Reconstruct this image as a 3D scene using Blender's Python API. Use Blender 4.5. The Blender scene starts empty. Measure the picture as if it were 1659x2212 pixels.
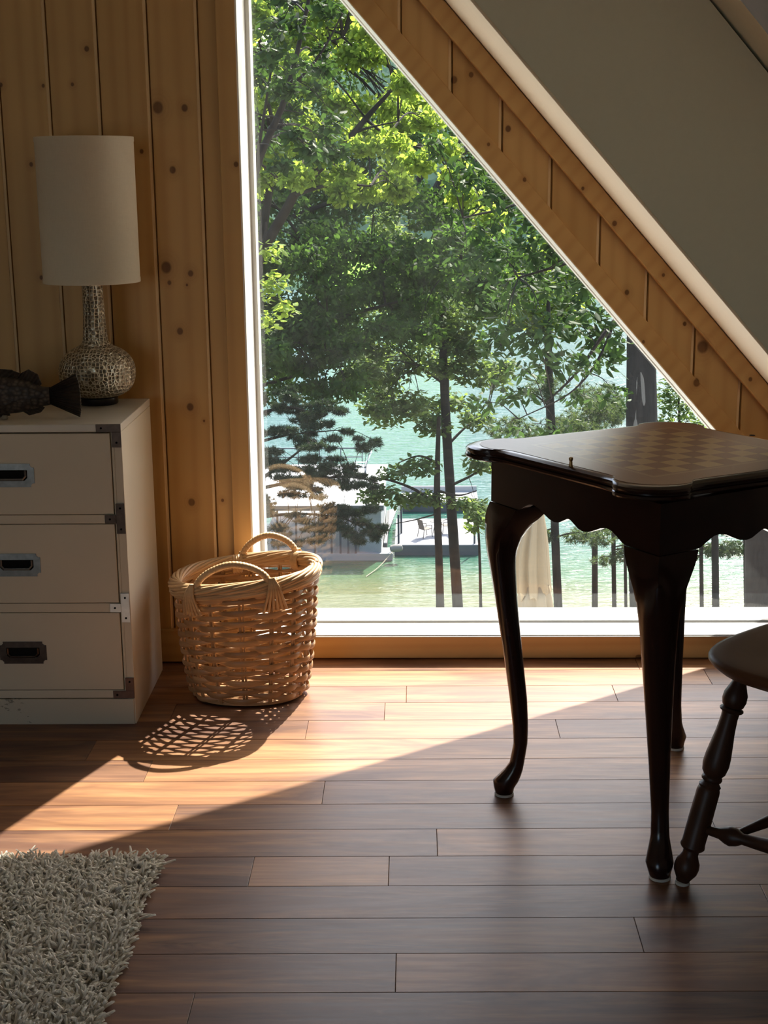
import bpy, bmesh, math, random
import numpy as np
from mathutils import Vector, Matrix
R=math.radians; PI=math.pi
sc=bpy.context.scene; COL=sc.collection
rng=random.Random(7)

# ------------------------------------------------------------------ camera
FPX=3000.; CAMH=1.28; CX,CY=829.5,1106.
pitch=math.atan(726/3000.); roll=R(.51); yaw=R(1.36)
_fh=Vector((-math.sin(yaw),math.cos(yaw),0)); _rt=Vector((math.cos(yaw),math.sin(yaw),0)); _up=Vector((0,0,1))
FWD=_fh*math.cos(pitch)-_up*math.sin(pitch)
_cu=_up*math.cos(pitch)+_fh*math.sin(pitch)
EX=_rt*math.cos(roll)-_cu*math.sin(roll)
EY=-_rt*math.sin(roll)-_cu*math.cos(roll)
CAM=Vector((0,0,CAMH))
def ray(x,y): return FWD+EX*((x-CX)/FPX)+EY*((y-CY)/FPX)
def at(x,y,Y):
    r=ray(x,y); return CAM+r*(Y/r.y)
def onz(x,y,z=0.):
    r=ray(x,y); return CAM+r*((z-CAMH)/r.z)
cd=bpy.data.cameras.new('camera'); cam=bpy.data.objects.new('camera',cd); COL.objects.link(cam)
cd.sensor_fit='VERTICAL'; cd.sensor_height=36.0; cd.sensor_width=27.0
cd.lens=FPX/2212*36.0; cd.clip_start=.05; cd.clip_end=2000
mx=Matrix((EX,-EY,-FWD)).transposed().to_4x4(); mx.translation=CAM
cam.matrix_world=mx; sc.camera=cam

# ------------------------------------------------------------------ mesh helpers
class MB:
    def __init__(s): s.v=[]; s.f=[]; s.a=[]; s.cur=0.0
    def vert(s,p): s.v.append(tuple(p)); return len(s.v)-1
    def face(s,idx): s.f.append(tuple(idx)); s.a.append(s.cur)
    def box(s,x0,x1,y0,y1,z0,z1):
        b=len(s.v)
        for z in (z0,z1):
            for (x,y) in ((x0,y0),(x1,y0),(x1,y1),(x0,y1)): s.v.append((x,y,z))
        for f in ((0,3,2,1),(4,5,6,7),(0,1,5,4),(1,2,6,5),(2,3,7,6),(3,0,4,7)): s.face([b+i for i in f])
    def obox(s,c,ax,ay,az,hx,hy,hz):
        b=len(s.v); c=Vector(c)
        for k in (-1,1):
            for (i,j) in ((-1,-1),(1,-1),(1,1),(-1,1)): s.v.append(tuple(c+ax*(i*hx)+ay*(j*hy)+az*(k*hz)))
        for f in ((0,3,2,1),(4,5,6,7),(0,1,5,4),(1,2,6,5),(2,3,7,6),(3,0,4,7)): s.face([b+i for i in f])
    def prism(s,poly,axis,a0,a1):
        """extrude a 2d polygon along axis ('x','y','z') between a0 and a1"""
        def mk(p,a):
            if axis=='y': return (p[0],a,p[1])
            if axis=='x': return (a,p[0],p[1])
            return (p[0],p[1],a)
        n=len(poly); b=len(s.v)
        for a in (a0,a1):
            for p in poly: s.v.append(mk(p,a))
        s.face(range(b,b+n)); s.face(range(b+2*n-1,b+n-1,-1))
        for i in range(n):
            j=(i+1)%n; s.face((b+i,b+n+i,b+n+j,b+j))
    def loft(s,rings,closed=True,caps=True):
        b=len(s.v); n=len(rings[0])
        for r in rings:
            for p in r: s.v.append(tuple(p))
        m=len(rings)
        for i in range(m-1):
            for j in range(n if closed else n-1):
                k=(j+1)%n; s.face((b+i*n+j,b+i*n+k,b+(i+1)*n+k,b+(i+1)*n+j))
        if caps and closed:
            s.face(range(b+n-1,b-1,-1)); s.face(range(b+(m-1)*n,b+m*n))
    def tube(s,pts,rad,sides=8,closed=False,flat=1.0,up=None,caps=True):
        pts=[Vector(p) for p in pts]; n=len(pts)
        if not hasattr(rad,'__len__'): rad=[rad]*n
        rings=[]; prev=None
        for i,p in enumerate(pts):
            if closed: t=pts[(i+1)%n]-pts[i-1]
            else: t=pts[min(i+1,n-1)]-pts[max(i-1,0)]
            if t.length<1e-9: t=Vector((0,0,1))
            t.normalize()
            if up is not None:
                u=Vector(up)-t*t.dot(Vector(up))
                if u.length<1e-5: u=t.orthogonal()
            elif prev is None: u=t.orthogonal()
            else:
                u=prev-t*prev.dot(t)
                if u.length<1e-6: u=t.orthogonal()
            u.normalize(); prev=u; w=t.cross(u)
            rings.append([p+u*(rad[i]*math.cos(2*PI*k/sides))+w*(rad[i]*flat*math.sin(2*PI*k/sides)) for k in range(sides)])
        if closed: rings.append(rings[0])
        s.loft(rings,caps=caps and not closed)
    def lathe(s,prof,c=(0,0,0),sides=32,axis=None,caps=True):
        """prof: (r,z) list; axis optional end vector from c"""
        c=Vector(c)
        az=Vector((0,0,1)) if axis is None else Vector(axis).normalized()
        ax=az.orthogonal().normalized() if axis is not None else Vector((1,0,0)); ay=az.cross(ax)
        s.loft([[c+az*z+ax*(r*math.cos(2*PI*k/sides))+ay*(r*math.sin(2*PI*k/sides)) for k in range(sides)] for r,z in prof],caps=caps)
def obj(name,mb,mat,parent=None,smooth=True,bevel=0,angle=40,seg=2,kind=None):
    me=bpy.data.meshes.new(name)
    v=mb.v
    off=Vector((0,0,0))
    if parent is not None:
        p=parent
        while p is not None: off+=p.location; p=p.parent
        v=[(a-off.x,b-off.y,c-off.z) for a,b,c in v]
    me.from_pydata(v,[],mb.f)
    at_=me.attributes.new('rnd','FLOAT','FACE'); at_.data.foreach_set('value',np.array(mb.a,dtype=np.float32))
    bm=bmesh.new(); bm.from_mesh(me); bmesh.ops.recalc_face_normals(bm,faces=bm.faces); bm.to_mesh(me); bm.free()
    me.materials.append(mat)
    if smooth: 
        me.polygons.foreach_set('use_smooth',[True]*len(me.polygons))
        me.set_sharp_from_angle(angle=R(angle))
    o=bpy.data.objects.new(name,me); COL.objects.link(o)
    if parent is not None: o.parent=parent
    if bevel:
        m=o.modifiers.new('bevel','BEVEL'); m.width=bevel; m.segments=seg; m.limit_method='ANGLE'; m.angle_limit=R(35); m.harden_normals=False
    if kind: o['kind']=kind
    return o
def tag(o,label,cat,group=None,kind=None):
    o['label']=label; o['category']=cat
    if group: o['group']=group
    if kind: o['kind']=kind
    return o
def thing(name,label,cat,loc,group=None):
    o=bpy.data.objects.new(name,None); COL.objects.link(o); o.location=loc; o.empty_display_size=.1
    return tag(o,label,cat,group)
def struct(o): o['kind']='structure'; return o
def catmull(pts,n=8):
    pts=[Vector(p) for p in pts]; out=[]
    P=[pts[0]*2-pts[1]]+pts+[pts[-1]*2-pts[-2]]
    for i in range(1,len(P)-2):
        a,b,c,d=P[i-1],P[i],P[i+1],P[i+2]
        for k in range(n):
            t=k/n
            out.append(.5*((2*b)+(c-a)*t+(2*a-5*b+4*c-d)*t*t+(3*b-a-3*c+d)*t**3))
    out.append(pts[-1]); return out
def interp(x,tab):
    xs=[t[0] for t in tab]
    return [float(np.interp(x,xs,[t[k] for t in tab])) for k in range(1,len(tab[0]))]

# ------------------------------------------------------------------ material helpers
class NT:
    def __init__(s,name):
        s.m=bpy.data.materials.new(name); s.m.use_nodes=True; s.t=s.m.node_tree; s.t.nodes.clear()
        s.out=s.n('ShaderNodeOutputMaterial')
    def n(s,typ,**kw):
        nd=s.t.nodes.new(typ)
        for k,v in kw.items():
            if k.startswith('i_'):
                key=k[2:].replace('_',' ')
                try: key=int(key)
                except ValueError: pass
                sock=nd.inputs[key]
                if isinstance(v,bpy.types.NodeSocket): s.t.links.new(v,sock)
                else: sock.default_value=v
            else: setattr(nd,k,v)
        return nd
    def link(s,a,b): s.t.links.new(a,b)
    def math(s,op,a,b=0.0,c=None,clamp=False):
        nd=s.t.nodes.new('ShaderNodeMath'); nd.operation=op; nd.use_clamp=clamp
        for i,v in enumerate((a,b) if c is None else (a,b,c)):
            if isinstance(v,bpy.types.NodeSocket): s.t.links.new(v,nd.inputs[i])
            else: nd.inputs[i].default_value=v
        return nd.outputs[0]
    def mix(s,f,a,b,blend='MIX'):
        nd=s.t.nodes.new('ShaderNodeMix'); nd.data_type='RGBA'; nd.blend_type=blend
        for i,v in ((0,f),(6,a),(7,b)):
            if isinstance(v,bpy.types.NodeSocket): s.t.links.new(v,nd.inputs[i])
            else: nd.inputs[i].default_value=v if i==0 else (*v,1)
        return nd.outputs[2]
    def ramp(s,f,stops,interp='LINEAR'):
        nd=s.t.nodes.new('ShaderNodeValToRGB'); cr=nd.color_ramp; cr.interpolation=interp
        while len(cr.elements)<len(stops): cr.elements.new(.5)
        for e,(p,c) in zip(cr.elements,stops): e.position=p; e.color=(*c,1) if len(c)==3 else c
        s.t.links.new(f,nd.inputs[0]); return nd.outputs[0]
    def obj(s): return s.n('ShaderNodeTexCoord').outputs['Object']
    def map(s,vec,scale=(1,1,1),loc=(0,0,0),rot=(0,0,0)):
        nd=s.n('ShaderNodeMapping'); s.t.links.new(vec,nd.inputs[0])
        nd.inputs['Scale'].default_value=scale; nd.inputs['Rotation'].default_value=rot
        if isinstance(loc,bpy.types.NodeSocket): s.t.links.new(loc,nd.inputs['Location'])
        else: nd.inputs['Location'].default_value=loc
        return nd.outputs[0]
    def noise(s,vec,scale=5,detail=3,rough=.5,dist=0):
        nd=s.n('ShaderNodeTexNoise'); s.t.links.new(vec,nd.inputs['Vector'])
        nd.inputs['Scale'].default_value=scale; nd.inputs['Detail'].default_value=detail
        nd.inputs['Roughness'].default_value=rough; nd.inputs['Distortion'].default_value=dist
        return nd.outputs[0]
    def attr(s,name): return s.n('ShaderNodeAttribute',attribute_name=name).outputs['Fac']
    def bump(s,h,strength=.3,dist=.002):
        nd=s.n('ShaderNodeBump'); s.t.links.new(h,nd.inputs['Height']); nd.inputs['Strength'].default_value=strength
        nd.inputs['Distance'].default_value=dist; return nd.outputs[0]
    def bsdf(s,col,rough=.5,spec=.5,metal=0.,normal=None,coat=0.,coat_r=.1,sheen=0.):
        b=s.n('ShaderNodeBsdfPrincipled')
        for k,v in (('Base Color',col),('Roughness',rough),('Specular IOR Level',spec),('Metallic',metal),('Coat Weight',coat),('Coat Roughness',coat_r),('Sheen Weight',sheen)):
            if isinstance(v,bpy.types.NodeSocket): s.t.links.new(v,b.inputs[k])
            else: b.inputs[k].default_value=(*v,1) if k=='Base Color' else v
        if normal is not None: s.t.links.new(normal,b.inputs['Normal'])
        s.t.links.new(b.outputs[0],s.out.inputs[0]); return b
def plain(name,col,rough=.5,spec=.5,metal=0.,var=.12,scale=30,bump=.0,coat=0.):
    t=NT(name); o=t.obj(); n=t.noise(o,scale,4,.6)
    c=t.mix(n,tuple(x*(1-var) for x in col),tuple(min(1,x*(1+var)) for x in col))
    t.bsdf(c,rough,spec,metal,t.bump(n,bump,.002) if bump else None,coat)
    return t.m
KNOTS=[(340,232,13),(398,233,8),(372,367,8),(388,716,8),(410,880,9),(413,1086,9),(358,578,13),(411,591,7),(365,611,5),(403,616,3),(66,355,5),(155,182,4),(305,327,5),(511,355,6),(480,1082,4),(440,910,3),(186,105,6),(0,183,5),(92,185,4),(88,600,5),
 (981,172,8),(1018,161,6),(1055,312,4),(1098,278,7),(1257,407,4),(1325,482,6),(1504,826,9),(1519,750,14),(1617,817,5),(1389,738,4),(1355,632,6),(1430,593,4),(1133,388,5),(1250,700,4),(1480,700,5)]
def pine(name,axis='z',tint=1.0,knots=True):
    t=NT(name); o=t.obj(); rnd=t.attr('rnd')
    comb=t.n('ShaderNodeCombineXYZ')
    for i in range(3): t.link(t.math('MULTIPLY',rnd,(13.7,7.1,5.3)[i]),comb.inputs[i])
    s={'z':(14,14,1.0),'x':(1.0,14,14)}.get(axis,(9,9,9))
    if axis=='rake':
        v=t.map(o,(1,1,1),(0,0,0),(0,R(48.5),0)); v=t.map(v,(1.0,14,14),comb.outputs[0])
    else: v=t.map(o,s,comb.outputs[0])
    n1=t.noise(v,1.0,5,.55,.6); w=t.n('ShaderNodeTexWave',wave_type='BANDS',bands_direction={'z':'X','x':'Z'}.get(axis,'Z'))
    t.link(v,w.inputs['Vector']); w.inputs['Scale'].default_value=.55; w.inputs['Distortion'].default_value=6; w.inputs['Detail'].default_value=2; w.inputs['Detail Scale'].default_value=.6
    n2=t.noise(t.map(o,(60,60,4) if axis=='z' else (4,60,60)),1,3,.5)
    c=t.mix(n1,(.50*tint,.30*tint,.11*tint),(.70*tint,.455*tint,.20*tint))
    c=t.mix(t.math('MULTIPLY',t.math('POWER',w.outputs['Fac'],2),.5),c,(.42*tint,.225*tint,.075*tint))
    c=t.mix(t.math('MULTIPLY',n2,.18),c,(.76*tint,.53*tint,.26*tint))
    c=t.mix(.38,c,t.mix(rnd,(.50*tint,.29*tint,.10*tint),(.70*tint,.455*tint,.20*tint)))
    if knots==2:
        kp=t.map(o,(1,0,.84)); acc=None; hal=None
        for px,py,r in KNOTS:
            p=at(px,py,3.56); dn=t.n('ShaderNodeVectorMath',operation='DISTANCE'); t.link(kp,dn.inputs[0]); dn.inputs[1].default_value=(p.x,0,p.z*.84)
            r*=.00118
            d=dn.outputs['Value']
            k=t.math('MULTIPLY',t.math('SUBTRACT',r,d),1/(.35*r),clamp=True); h=t.math('MULTIPLY',t.math('SUBTRACT',r*3.2,d),1/(2.6*r),clamp=True)
            acc=k if acc is None else t.math('MAXIMUM',acc,k); hal=h if hal is None else t.math('MAXIMUM',hal,h)
        ring=t.math('MULTIPLY_ADD',t.math('SINE',t.math('MULTIPLY',hal,26)),.5,.5)
        c=t.mix(t.math('MULTIPLY',hal,t.math('MULTIPLY_ADD',ring,.12,.22)),c,(.28*tint,.12*tint,.032*tint))
        c=t.mix(t.math('MULTIPLY',acc,t.math('MULTIPLY_ADD',n2,.5,.55)),c,(.11*tint,.040*tint,.013*tint))
    elif knots:
        kv=t.map(o,(6.2,1.0,4.4) if axis!='x' else (4.4,1,6.2),comb.outputs[0])
        sx=t.n('ShaderNodeSeparateXYZ'); t.link(kv,sx.inputs[0]); cb=t.n('ShaderNodeCombineXYZ'); t.link(sx.outputs[0],cb.inputs[0]); t.link(sx.outputs[2],cb.inputs[1])
        vo=t.n('ShaderNodeTexVoronoi',voronoi_dimensions='2D'); t.link(cb.outputs[0],vo.inputs['Vector']); vo.inputs['Scale'].default_value=1.0
        sp=t.n('ShaderNodeSeparateColor'); t.link(vo.outputs['Color'],sp.inputs[0])
        rad=t.math('MULTIPLY_ADD',t.math('POWER',sp.outputs[0],2.2),.075,.022)
        k=t.math('SUBTRACT',1,t.math('DIVIDE',vo.outputs['Distance'],rad),clamp=True)
        k=t.math('MULTIPLY',k,3.5,clamp=True)
        halo=t.math('SUBTRACT',1,t.math('DIVIDE',vo.outputs['Distance'],t.math('MULTIPLY',rad,3.2)),clamp=True)
        c=t.mix(t.math('MULTIPLY',halo,.35),c,(.30*tint,.13*tint,.035*tint))
        c=t.mix(t.math('MULTIPLY',k,.8),c,(.115*tint,.042*tint,.014*tint))
    c=t.mix(t.math('GREATER_THAN',rnd,1.5),c,(.76,.56,.33))
    t.bsdf(c,t.math('MULTIPLY_ADD',n1,.15,.42),.35,0,t.bump(n2,.12,.001))
    return t.m
SKY=.30; SUN=7.9; EXPO=1.08
# ------------------------------------------------------------------ materials of the room
M_pine=pine('pine_boards','z',1.0,2); M_pine_h=pine('pine_horizontal','x'); M_pine_r=pine('pine_rake','rake',1.0,2)
M_white=plain('white_paint',(.80,.80,.76),.35,.4,var=.04,scale=14)
def sill_mat():
    t=NT('sill_paint'); o=t.obj(); sx=t.n('ShaderNodeSeparateXYZ'); t.link(o,sx.inputs[0])
    n=t.noise(o,70,5,.7); band=t.math('SUBTRACT',1,t.math('MULTIPLY',t.math('ABSOLUTE',t.math('SUBTRACT',sx.outputs[1],3.698)),90),clamp=True)
    right=t.math('MULTIPLY',t.math('SUBTRACT',sx.outputs[0],.78),8,clamp=True)
    f=t.math('GREATER_THAN',t.math('MULTIPLY',t.math('MULTIPLY',n,band),right),.40)
    c=t.mix(f,(.44,.44,.425),(.14,.09,.065)); c=t.mix(t.math('GREATER_THAN',t.noise(o,95,2),.80),c,(.35,.33,.3))
    t.bsdf(c,.4,.4); return t.m
M_sill=sill_mat()
M_drywall=plain('cream_drywall',(.78,.76,.64),.75,.2,var=.03,scale=60,bump=.05)
M_gap=plain('dark_gap',(.03,.02,.015),.9,.1)
M_beam=plain('dark_beam',(.17,.105,.06),.6,.3,var=.2)
def floor_mat():
    t=NT('acacia_floor'); o=t.obj(); rnd=t.attr('rnd'); comb=t.n('ShaderNodeCombineXYZ')
    for i in range(3): t.link(t.math('MULTIPLY',rnd,(31.7,17.3,9.1)[i]),comb.inputs[i])
    v=t.map(o,(2.0,17,1),comb.outputs[0]); n1=t.noise(v,1.0,6,.6,1.1)
    v2=t.map(o,(1.0,5.5,1),comb.outputs[0]); n2=t.noise(v2,1.3,4,.55,1.8)
    w=t.n('ShaderNodeTexWave',wave_type='BANDS',bands_direction='Y'); t.link(t.map(o,(1.6,11,1),comb.outputs[0]),w.inputs['Vector'])
    w.inputs['Scale'].default_value=.7; w.inputs['Distortion'].default_value=9; w.inputs['Detail'].default_value=3; w.inputs['Detail Scale'].default_value=.5
    fine=t.noise(t.map(o,(9,160,1),comb.outputs[0]),1,3,.6)
    base=t.ramp(rnd,[(0,(.105,.066,.056)),(.32,(.23,.125,.080)),(.62,(.42,.205,.095)),(1,(.64,.365,.17))])
    dark=t.mix(1,base,(.36,.31,.34),'MULTIPLY')
    c=t.mix(t.math('MULTIPLY',t.math('SUBTRACT',n2,.40),3.2,clamp=True),dark,base)
    c=t.mix(t.math('MULTIPLY',t.math('MULTIPLY',t.math('SUBTRACT',n1,.45),3,clamp=True),.5),c,(.62,.31,.12))
    c=t.mix(t.math('MULTIPLY',t.math('POWER',w.outputs['Fac'],4),.38),c,(.12,.05,.03))
    c=t.mix(t.math('MULTIPLY',t.math('SUBTRACT',fine,.35),1.3,clamp=True),c,(.16,.075,.045))
    r=t.math('MULTIPLY_ADD',fine,.14,.33)
    t.bsdf(c,r,.27,0,t.bump(t.math('MULTIPLY_ADD',fine,.5,t.math('MULTIPLY',n1,.4)),.10,.001))
    return t.m
M_floor=floor_mat()
def glass_mat():
    t=NT('window_glass'); tr=t.n('ShaderNodeBsdfTransparent'); tr.inputs[0].default_value=(.975,.985,.98,1)
    gl=t.n('ShaderNodeBsdfGlossy'); gl.inputs['Roughness'].default_value=0.0
    lw=t.n('ShaderNodeLayerWeight'); lw.inputs['Blend'].default_value=.5
    f=t.math('MULTIPLY_ADD',t.math('POWER',lw.outputs['Facing'],5),.9,.055)
    mx_=t.n('ShaderNodeMixShader'); t.link(f,mx_.inputs[0]); t.link(tr.outputs[0],mx_.inputs[1]); t.link(gl.outputs[0],mx_.inputs[2])
    o=t.obj(); n=t.noise(o,3.2,3,.6); n2=t.noise(o,40,4,.7)
    df=t.n('ShaderNodeBsdfTranslucent'); df.inputs[0].default_value=(.85,.9,.9,1)
    m2=t.n('ShaderNodeMixShader'); t.link(t.math('MULTIPLY',t.math('MULTIPLY',n,n2),.012),m2.inputs[0]); t.link(mx_.outputs[0],m2.inputs[1]); t.link(df.outputs[0],m2.inputs[2])
    t.link(m2.outputs[0],t.out.inputs[0]); return t.m
M_glass=glass_mat()

# ------------------------------------------------------------------ floor
YW=3.55
mb=MB(); W=.1152
JOINTS={0:[(.762,None)],1:[(.42,None)],2:[(.04,None)],3:[],4:[],5:[],6:[],7:[],8:[],9:[],10:[],11:[],12:[],13:[]}
def jx(x,y): return onz(x,y).x
JOINTS={0:([-1.2,jx(1517,1441)],[.3,.72,.35]),1:([-.9,jx(878,1490),jx(1321,1478)],[.5,.62,.66,.18]),2:([-.6,jx(831,1536)],[.4,.34,.66]),
 3:([-1.1,jx(663,1575),jx(1204,1571)],[.12,.30,.72,.30]),4:([-.75,.9],[.1,.80,.36]),5:([-1.0,jx(322,1660),.95],[.1,.30,.72,.3]),
 6:([-1.0,-.2,1.1],[.25,.70,.40,.34]),7:([jx(375,1766),.6],[.74,.16,.26]),8:([-1.1,jx(944,1815)],[.4,.28,.62]),
 9:([-1.0,jx(543,1881),jx(840,1877)],[.3,.10,.80,.42]),10:([jx(1648,1924)],[.2,.55]),11:([jx(1379,2015)],[.08,.30]),
 12:([-1.0,jx(855,2100)],[.3,.22,.60]),13:([jx(412,2180),.8],[.22,.12,.4])}
for n in range(-1,56):
    y1=3.493-W*n; y0=y1-W
    if n in JOINTS: js,ts=JOINTS[n]
    else:
        js=[]; x=-3+rng.random(); ts=[]
        while x<2.3: js.append(x); x+=.5+rng.random()*.9
        ts=[rng.random() for _ in range(len(js)+1)]
    xs=[-5.6]+js+[2.4]
    for a,b,t in zip(xs[:-1],xs[1:],ts):
        mb.cur=min(.999,max(.001,t+rng.uniform(-.03,.03)))
        g=.0004
        p=[(a+g,y0+g),(b-g,y0+g),(b-g,y1-g),(a+g,y1-g)]
        p=[(x,y+.014*x) for x,y in p]; mb.prism(p,'z',-.014,0)
fl=struct(obj('floor',mb,M_floor,smooth=False,bevel=.0006,seg=1))
mb=MB(); mb.box(-5.7,2.5,-3.6,3.85,-.2,-.0145); struct(obj('floor_base',mb,M_gap,smooth=False))

# ------------------------------------------------------------------ gable wall with its window
S=-1.131; CW=1.512; CT=2.35; PX=-1.7
def zr(x,c): return c+S*x
def roof(x): return min(zr(x,CT),CT+1.131*(x-2*PX))
LAT=[-.911+.1243*k+.009 for k in range(-40,22)]
UX0,UX1,UZ0,UZ1=-1.45,-.55,2.05,2.95
mb=MB()
def plank(xs0,xs1,zb,zt):
    prof=[(xs0,3.582),(xs0+.0022,3.566),(xs1-.0095,3.566),(xs1-.0085,3.5685),(xs1-.0026,3.5700),(xs1-.0022,3.582),(xs1,3.582)]
    mid=[]
    b=len(mb.v)
    for x,y in prof:
        mb.v.append((x,y,zb(x))); mb.v.append((x,y,max(zb(x)+.001,zt(x))))
    keep=mb.cur
    for i in range(6):
        mb.cur=2.0 if i in (2,3) else keep; mb.face((b+2*i,b+2*i+2,b+2*i+3,b+2*i+1))
    mb.cur=keep
random.seed(3)
for x0,x1 in zip(LAT[:-1],LAT[1:]):
    mb.cur=rng.random()
    if x0<-5.3: continue
    if x1<UX1 and x0>UX0-.13: plank(x0,x1,lambda x:0,lambda x:UZ0); plank(x0,x1,lambda x:UZ1,roof)
    elif x1<-.44: plank(x0,x1,lambda x:0,roof)
    elif x0<-.44: plank(x0,-.44,lambda x:0,roof); plank(-.44,x1,lambda x:zr(x,CW),roof)
    elif x0<1.9: plank(x0,x1,lambda x:max(0,zr(x,CW)),roof)
mb.cur=.5
WX1=-1.5
mb.prism([(-5.5,-.01),(WX1,-.01),(WX1,roof(WX1)),(PX,roof(PX))],'y',3.58,3.85)
mb.prism([(WX1,-.01),(-.442,-.01),(-.442,UZ0),(WX1,UZ0)],'y',3.58,3.85); mb.prism([(WX1,UZ0),(UX0,UZ0),(UX0,roof(UX0)),(WX1,roof(WX1))],'y',3.58,3.85); mb.prism([(UX1,UZ0),(-.442,UZ0),(-.442,roof(-.442)),(UX1,roof(UX1))],'y',3.58,3.85); mb.prism([(UX0,UZ1),(UX1,UZ1),(UX1,roof(UX1)),(UX0,roof(UX0))],'y',3.58,3.85)
mb.prism([(-.442,zr(-.442,CW)),(1.4,zr(1.4,CW)),(2.08,0),(PX*0-.442,roof(-.442))],'y',3.58,3.85)
mb.prism([(-.442,-.2),(2.1,-.2),(1.44,.060),(-.442,.060)],'y',3.605,3.85)
struct(obj('wall_front',mb,M_pine,smooth=False))
mb=MB(); mb.cur=.42; mb.box(-.484,-.436,3.55,3.58,.083,zr(-.44,CT)); struct(obj('trim_1',mb,M_pine,smooth=False,bevel=.002))
def band(c0,c1,y0,y1,x0=-1.0,x1=2.0,zmin=-.0):
    b=MB()
    def clip(c,x): return (x,zr(x,c))
    xa=x0; 
    xb0=(c0-zmin)/1.131; xb1=(c1-zmin)/1.131
    b.prism([(xa,zr(xa,c0)),(xb0,zmin),(xb1,zmin),(xa,zr(xa,c1))],'y',y0,y1); return b
b=band(CW,1.580,3.554,3.58,x0=-.436,zmin=.083); b.cur=.35; b.a=[.38]*len(b.a); struct(obj('trim_2',b,M_pine_r,smooth=False,bevel=.0015))
b=band(1.703,1.771,3.540,3.58,x0=-1.1); b.a=[.32]*len(b.a); struct(obj('trim_3',b,M_pine_r,smooth=False,bevel=.003))
mb=MB(); mb.cur=.45; mb.box(-5.3,-.436,3.550,3.58,.004,.094); struct(obj('baseboard_left',mb,M_pine_h,smooth=False,bevel=.003))
mb=MB(); mb.cur=.58; mb.box(-.436,1.47,3.583,3.604,.002,.0665); struct(obj('baseboard_front',mb,M_pine_h,smooth=False,bevel=.003))
win=bpy.data.objects.new('window_1',None); COL.objects.link(win); win.location=(.4,3.70,.07); struct(win)
f=MB()
f.box(-.4405,-.432,3.551,3.720,.065,zr(-.432,CW))                 # left jamb
f.box(-.4405,-.4205,3.724,3.765,.075,zr(-.4205,CW))                  # left stop
f.box(-.4405,-.427,3.765,3.84,.065,1.98)
for c0,c1,y0,y1 in ((1.5095,1.5165,3.556,3.84),(1.5045,1.515,3.725,3.80)):
    q=band(c0,c1,y0,y1,x0=-.436,zmin=.083); n0=len(f.v); f.v+=q.v; f.f+=[tuple(i+n0 for i in fc) for fc in q.f]; f.a+=q.a
obj('window_frame',f,M_white,win,smooth=False,bevel=.0012)
s=MB()
s.box(-.436,1.38,3.578,3.682,.066,.0710); s.box(-.436,1.38,3.5735,3.5785,.065,.0680)
s.prism([(3.689,.058),(3.689,.0755),(3.695,.0770),(3.772,.0868),(3.85,.060),(3.85,.058)],'x',-.436,1.38)
obj('window_sill',s,M_sill,win,smooth=False,bevel=.0012)
g=MB(); 
g.prism([(-.427,.083),(1.262,.083),(-.427,zr(-.427,1.508))],'y',3.766,3.771)
obj('glass_pane',g,M_glass,win,smooth=False)
win3=bpy.data.objects.new('added_window',None); COL.objects.link(win3); win3.location=(-1.0,3.65,2.05); struct(win3)  # unseen upper window, added to bring extra daylight into the room
f=MB()
for bx_ in ((UX0-.01,UX0+.03,3.551,3.75,UZ0,UZ1),(UX1-.03,UX1+.01,3.551,3.75,UZ0,UZ1),(UX0,UX1,3.551,3.75,UZ0-.01,UZ0+.03),(UX0,UX1,3.551,3.75,UZ1-.03,UZ1+.01)): f.box(*bx_)
obj('window_frame',f,M_white,win3,smooth=False)
g=MB(); g.box(UX0+.03,UX1-.03,3.702,3.707,UZ0+.03,UZ1-.03); obj('glass_pane',g,M_glass,win3,smooth=False)
# cream drywall flank in front of the rake, its reveal, and the beam nearer the room
b=band(1.784,2.34,3.12,3.579,x0=-1.7); struct(obj('wall_right',b,M_drywall,smooth=False))
b=band(1.7735,1.7838,3.117,3.579,x0=-1.7); struct(obj('lit_reveal',b,plain('lit_reveal_cream',(.90,.80,.64),.5,.3,var=.03),smooth=True,bevel=.003,seg=3))  # drywall reveal in a paler colour that carries the window's bounce light
e0=at(1597,0,1.9); c0=e0.z+1.131*e0.x
b=band(c0,c0+.75,1.75,1.9,x0=-1.7); struct(obj('ceiling_beam',b,M_beam,smooth=False,bevel=.004))
# sloping ceilings, back wall with an unseen opening added for fill light, roof overhang outside
def slab(x0,x1,y0,y1,m):
    m.prism([(x0,zr(x0,CT)),(x1,zr(x1,CT)),(x1,zr(x1,CT+.12)),(x0,zr(x0,CT+.12))],'y',y0,y1)
mb=MB(); slab(PX,2.08,-3.6,3.85,mb)
struct(obj('ceiling_right',mb,M_drywall,smooth=False))
mb=MB(); xl=2*PX-CT/1.131
def slabl(x0,x1,y0,y1,m):
    h=lambda x:CT+1.131*(x-2*PX)
    m.prism([(x0,h(x0)),(x1,h(x1)),(x1,h(x1)+.12),(x0,h(x0)+.12)],'y',y0,y1)
slabl(xl,PX,-3.6,3.85,mb)
struct(obj('ceiling_left',mb,M_drywall,smooth=False))
mb=MB()
mb.prism([(-5.5,-.1),(-3.5,-.1),(-3.5,2.3),(-5.5,.2)],'y',-3.6,-3.5); mb.prism([(-1.45,-.1),(2.1,-.1),(-1.45,4.2)],'y',-3.6,-3.5)
mb.box(-3.5,-1.45,-3.6,-3.5,-.1,.05); mb.box(-3.5,-1.45,-3.6,-3.5,2.0,2.1); mb.prism([(-3.5,2.1),(-1.45,2.1),(-1.45,4.0),(-1.7,4.3)],'y',-3.6,-3.5)
struct(obj('wall_back',mb,M_drywall,smooth=False))
b=band(1.86,1.98,3.85,4.14,x0=PX,zmin=-.5); struct(obj('roof_overhang',b,M_beam,smooth=False))
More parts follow.
